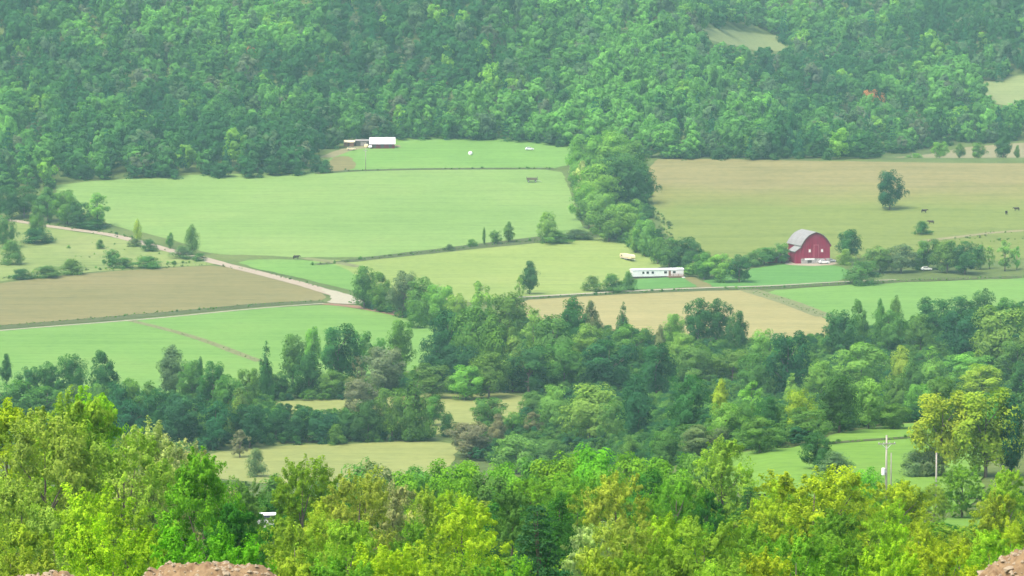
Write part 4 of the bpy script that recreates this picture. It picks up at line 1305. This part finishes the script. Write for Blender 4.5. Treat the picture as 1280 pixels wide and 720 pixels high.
# ------------------------------------------------------------------ poles
POLEW = paint('bleached_pole_wood', (.34, .32, .26), .2, 3, .85, (1, 1, .15))
def utility_pole(px, top, D, arm=True, transf=False, r=.17, label='', w=POLEW):
    x = (px - 640)/FPX*D; z = H(x, D); h = z_top(px, top, x, D) - z
    p = empty('utility_pole', (x, D, z), R(8))
    MB().tube([(0, 0, -.5), (0, 0, h)], [r*1.15, r*.8], 10).build('shaft', w, p, True)
    if arm:
        a = MB().box(-1.35, 1.35, -.22, -.12, h - 1.35, h - 1.2).build('crossarm', WOOD_, p)
        for sx in (-1.2, -.45, .45, 1.2): MB().tube([(sx, -.17, h - 1.2), (sx, -.17, h - .98)], [.05, .035], 7).build('insulator', METAL, a)
        MB().tube([(0, -.18, h - 2.0), (.7, -.18, h - 1.36)], [.03, .03], 5).tube([(0, -.18, h - 2.0), (-.7, -.18, h - 1.36)], [.03, .03], 5).build('brace', METAL, p)
    if transf:
        t = MB().tube([(-.48, -.1, h - 6.0), (-.48, -.1, h - 5.9), (-.48, -.1, h - 5.0), (-.48, -.1, h - 4.9)], [.24, .29, .29, .2], 14).build('transformer', WHITE, p)
        MB().box(-.22, -.02, -.16, -.04, h - 5.6, h - 5.3).build('bracket', METAL, t)
    tag(p, label, 'utility pole')
    return h
hs = [utility_pole(1111.5, 544, 540, True, True, .165, 'tall pale utility pole with crossarm and white transformer'),
      utility_pole(1117.5, 566, 548, False, False, .10, 'thin darker pole right behind the transformer pole', WOOD_),
      utility_pole(1174.5, 566, 548, False, False, .14, 'short bare pale pole at the edge of the near green field'),
      utility_pole(457, 185, ground(457, 213)[1], True, False, .17, 'slim pale utility pole on the upper meadow below the far farm')]
print('poles', hs)

# ------------------------------------------------------------------ earth mounds
EARTH = paint('stony_earth', (.205, .142, .074), .35, 9, .95, dirt=(.12, .07, .035))
STONEM = paint('pale_stone', (.29, .235, .155), .25, 6, .9)
def mound(cx_px, D, half_px, top_py, label, seed, skew=0.0):
    rng = random.Random(seed)
    x = (cx_px - 640)/FPX*D; z = H(x, D)
    hw = half_px/FPX*D; hh = z_top(cx_px, top_py, x, D) - z
    b = empty('earth_mound', (x, D, z))
    N = 110
    V, F = [], []
    def hh_at(a, c):
        r = math.hypot(a, c)
        s = max(0, 1 - r**3.4)
        q = s*hh*(1 + skew*a) + (.16*mnoise.noise((a*hw*2.2 + seed, c*hw*2.2, 1)) + .09*mnoise.noise((a*hw*7, c*hw*7 + seed, 4)) + .06*mnoise.noise((a*hw*13, c*hw*13, 8)) + .05*mnoise.noise((a*hw*27, c*hw*27, 2)))*min(1, s*3)
        return q
    for j in range(N + 1):
        for i in range(N + 1):
            a, c = (i/N*2 - 1)*1.1, (j/N*2 - 1)*1.1
            zz = H(x + a*hw*1.25, D + c*hw*.9) - z
            V.append((a*hw*1.25, c*hw*.9, zz - .12 + hh_at(a, c)))
    for j in range(N):
        for i in range(N):
            F.append((j*(N+1) + i, j*(N+1) + i + 1, (j+1)*(N+1) + i + 1, (j+1)*(N+1) + i))
    MB().add(V, F).build('soil', EARTH, b, True)
    stones = []
    for k in range(5):
        import bmesh
        bm = bmesh.new(); bmesh.ops.create_icosphere(bm, subdivisions=1, radius=1)
        for v in bm.verts: v.co *= rng.uniform(.7, 1.2); v.co.z *= .7
        me = bpy.data.meshes.new('stone'); bm.to_mesh(me); bm.free(); me.materials.append(STONEM); stones.append(me)
    def spot():
        a, c = rng.uniform(-.95, .95), rng.uniform(-.95, .3)
        return a, c, a*hw*1.25, c*hw*.9, H(x + a*hw*1.25, D + c*hw*.9) - z - .12 + hh_at(a, c)
    for k in range(110):
        a, c, xx, yy, zz = spot()
        s = rng.choice([.03, .035, .045, .05, .06, .09])
        o = obj('stone', stones[k % 5], b); o.location = (xx, yy, zz + s*.2); o.scale = (s*rng.uniform(.9, 1.7), s, s*rng.uniform(.6, .9)); o.rotation_euler = (rng.uniform(-.3, .3), 0, rng.uniform(0, 6))
    g = MB()
    for k in range(700):
        a, c, xx, yy, zz = spot(); s = rng.uniform(.012, .04)
        g.add([(xx - s*1.4, yy, zz - s*.2), (xx, yy - s, zz - s*.2), (xx + s*1.4, yy, zz - s*.2), (xx, yy + s, zz - s*.2), (xx, yy, zz + s)], [(0,1,4),(1,2,4),(2,3,4),(3,0,4)])
    go = g.build('pebbles', STONEM, b); go['kind'] = 'stuff'
    tag(b, label, 'earth mound')
mound(262, 56, 132, 696, 'broad stony mound of brown earth with pale stones, between green bushes', 1)
mound(58, 58, 86, 709, 'small low mound of bare pale earth below the olive trees', 2)
mound(1315, 60, 118, 681, 'steep reddish rocky earth bank at the frame corner', 3)

# ------------------------------------------------------------------ haze
hz = MB().box(-2530, 2530, -680, 4630, -6, 215).build('haze', None)
hm, nt, out = new_mat('haze_air')
pv = nd(nt, 'ShaderNodeVolumePrincipled')
pv.inputs['Color'].default_value = (*HAZE_COLOR, 1)
pv.inputs['Density'].default_value = HAZE_DENSITY
pv.inputs['Anisotropy'].default_value = 0.0
nt.links.new(pv.outputs[0], out.inputs['Volume'])
hz.data.materials.append(hm)
tag(hz, kind='stuff')

# ------------------------------------------------------------------ self check
lens = [len(t['o']['label'].split()) for t in TREES]
labs = [t['o']['label'] for t in TREES]
print('trees', len(TREES), 'label words', min(lens), max(lens), 'dups', len(labs) - len(set(labs)))
from collections import Counter
print(Counter(t['o'].name.split('.')[0] for t in TREES))
print('odd heights', [(int(t['px']), int(t['top']), t['zone'], round(t['H'], 1)) for t in TREES if t['H'] > 24 or t['H'] < 2.0 and t['zone'] != 'solo'])
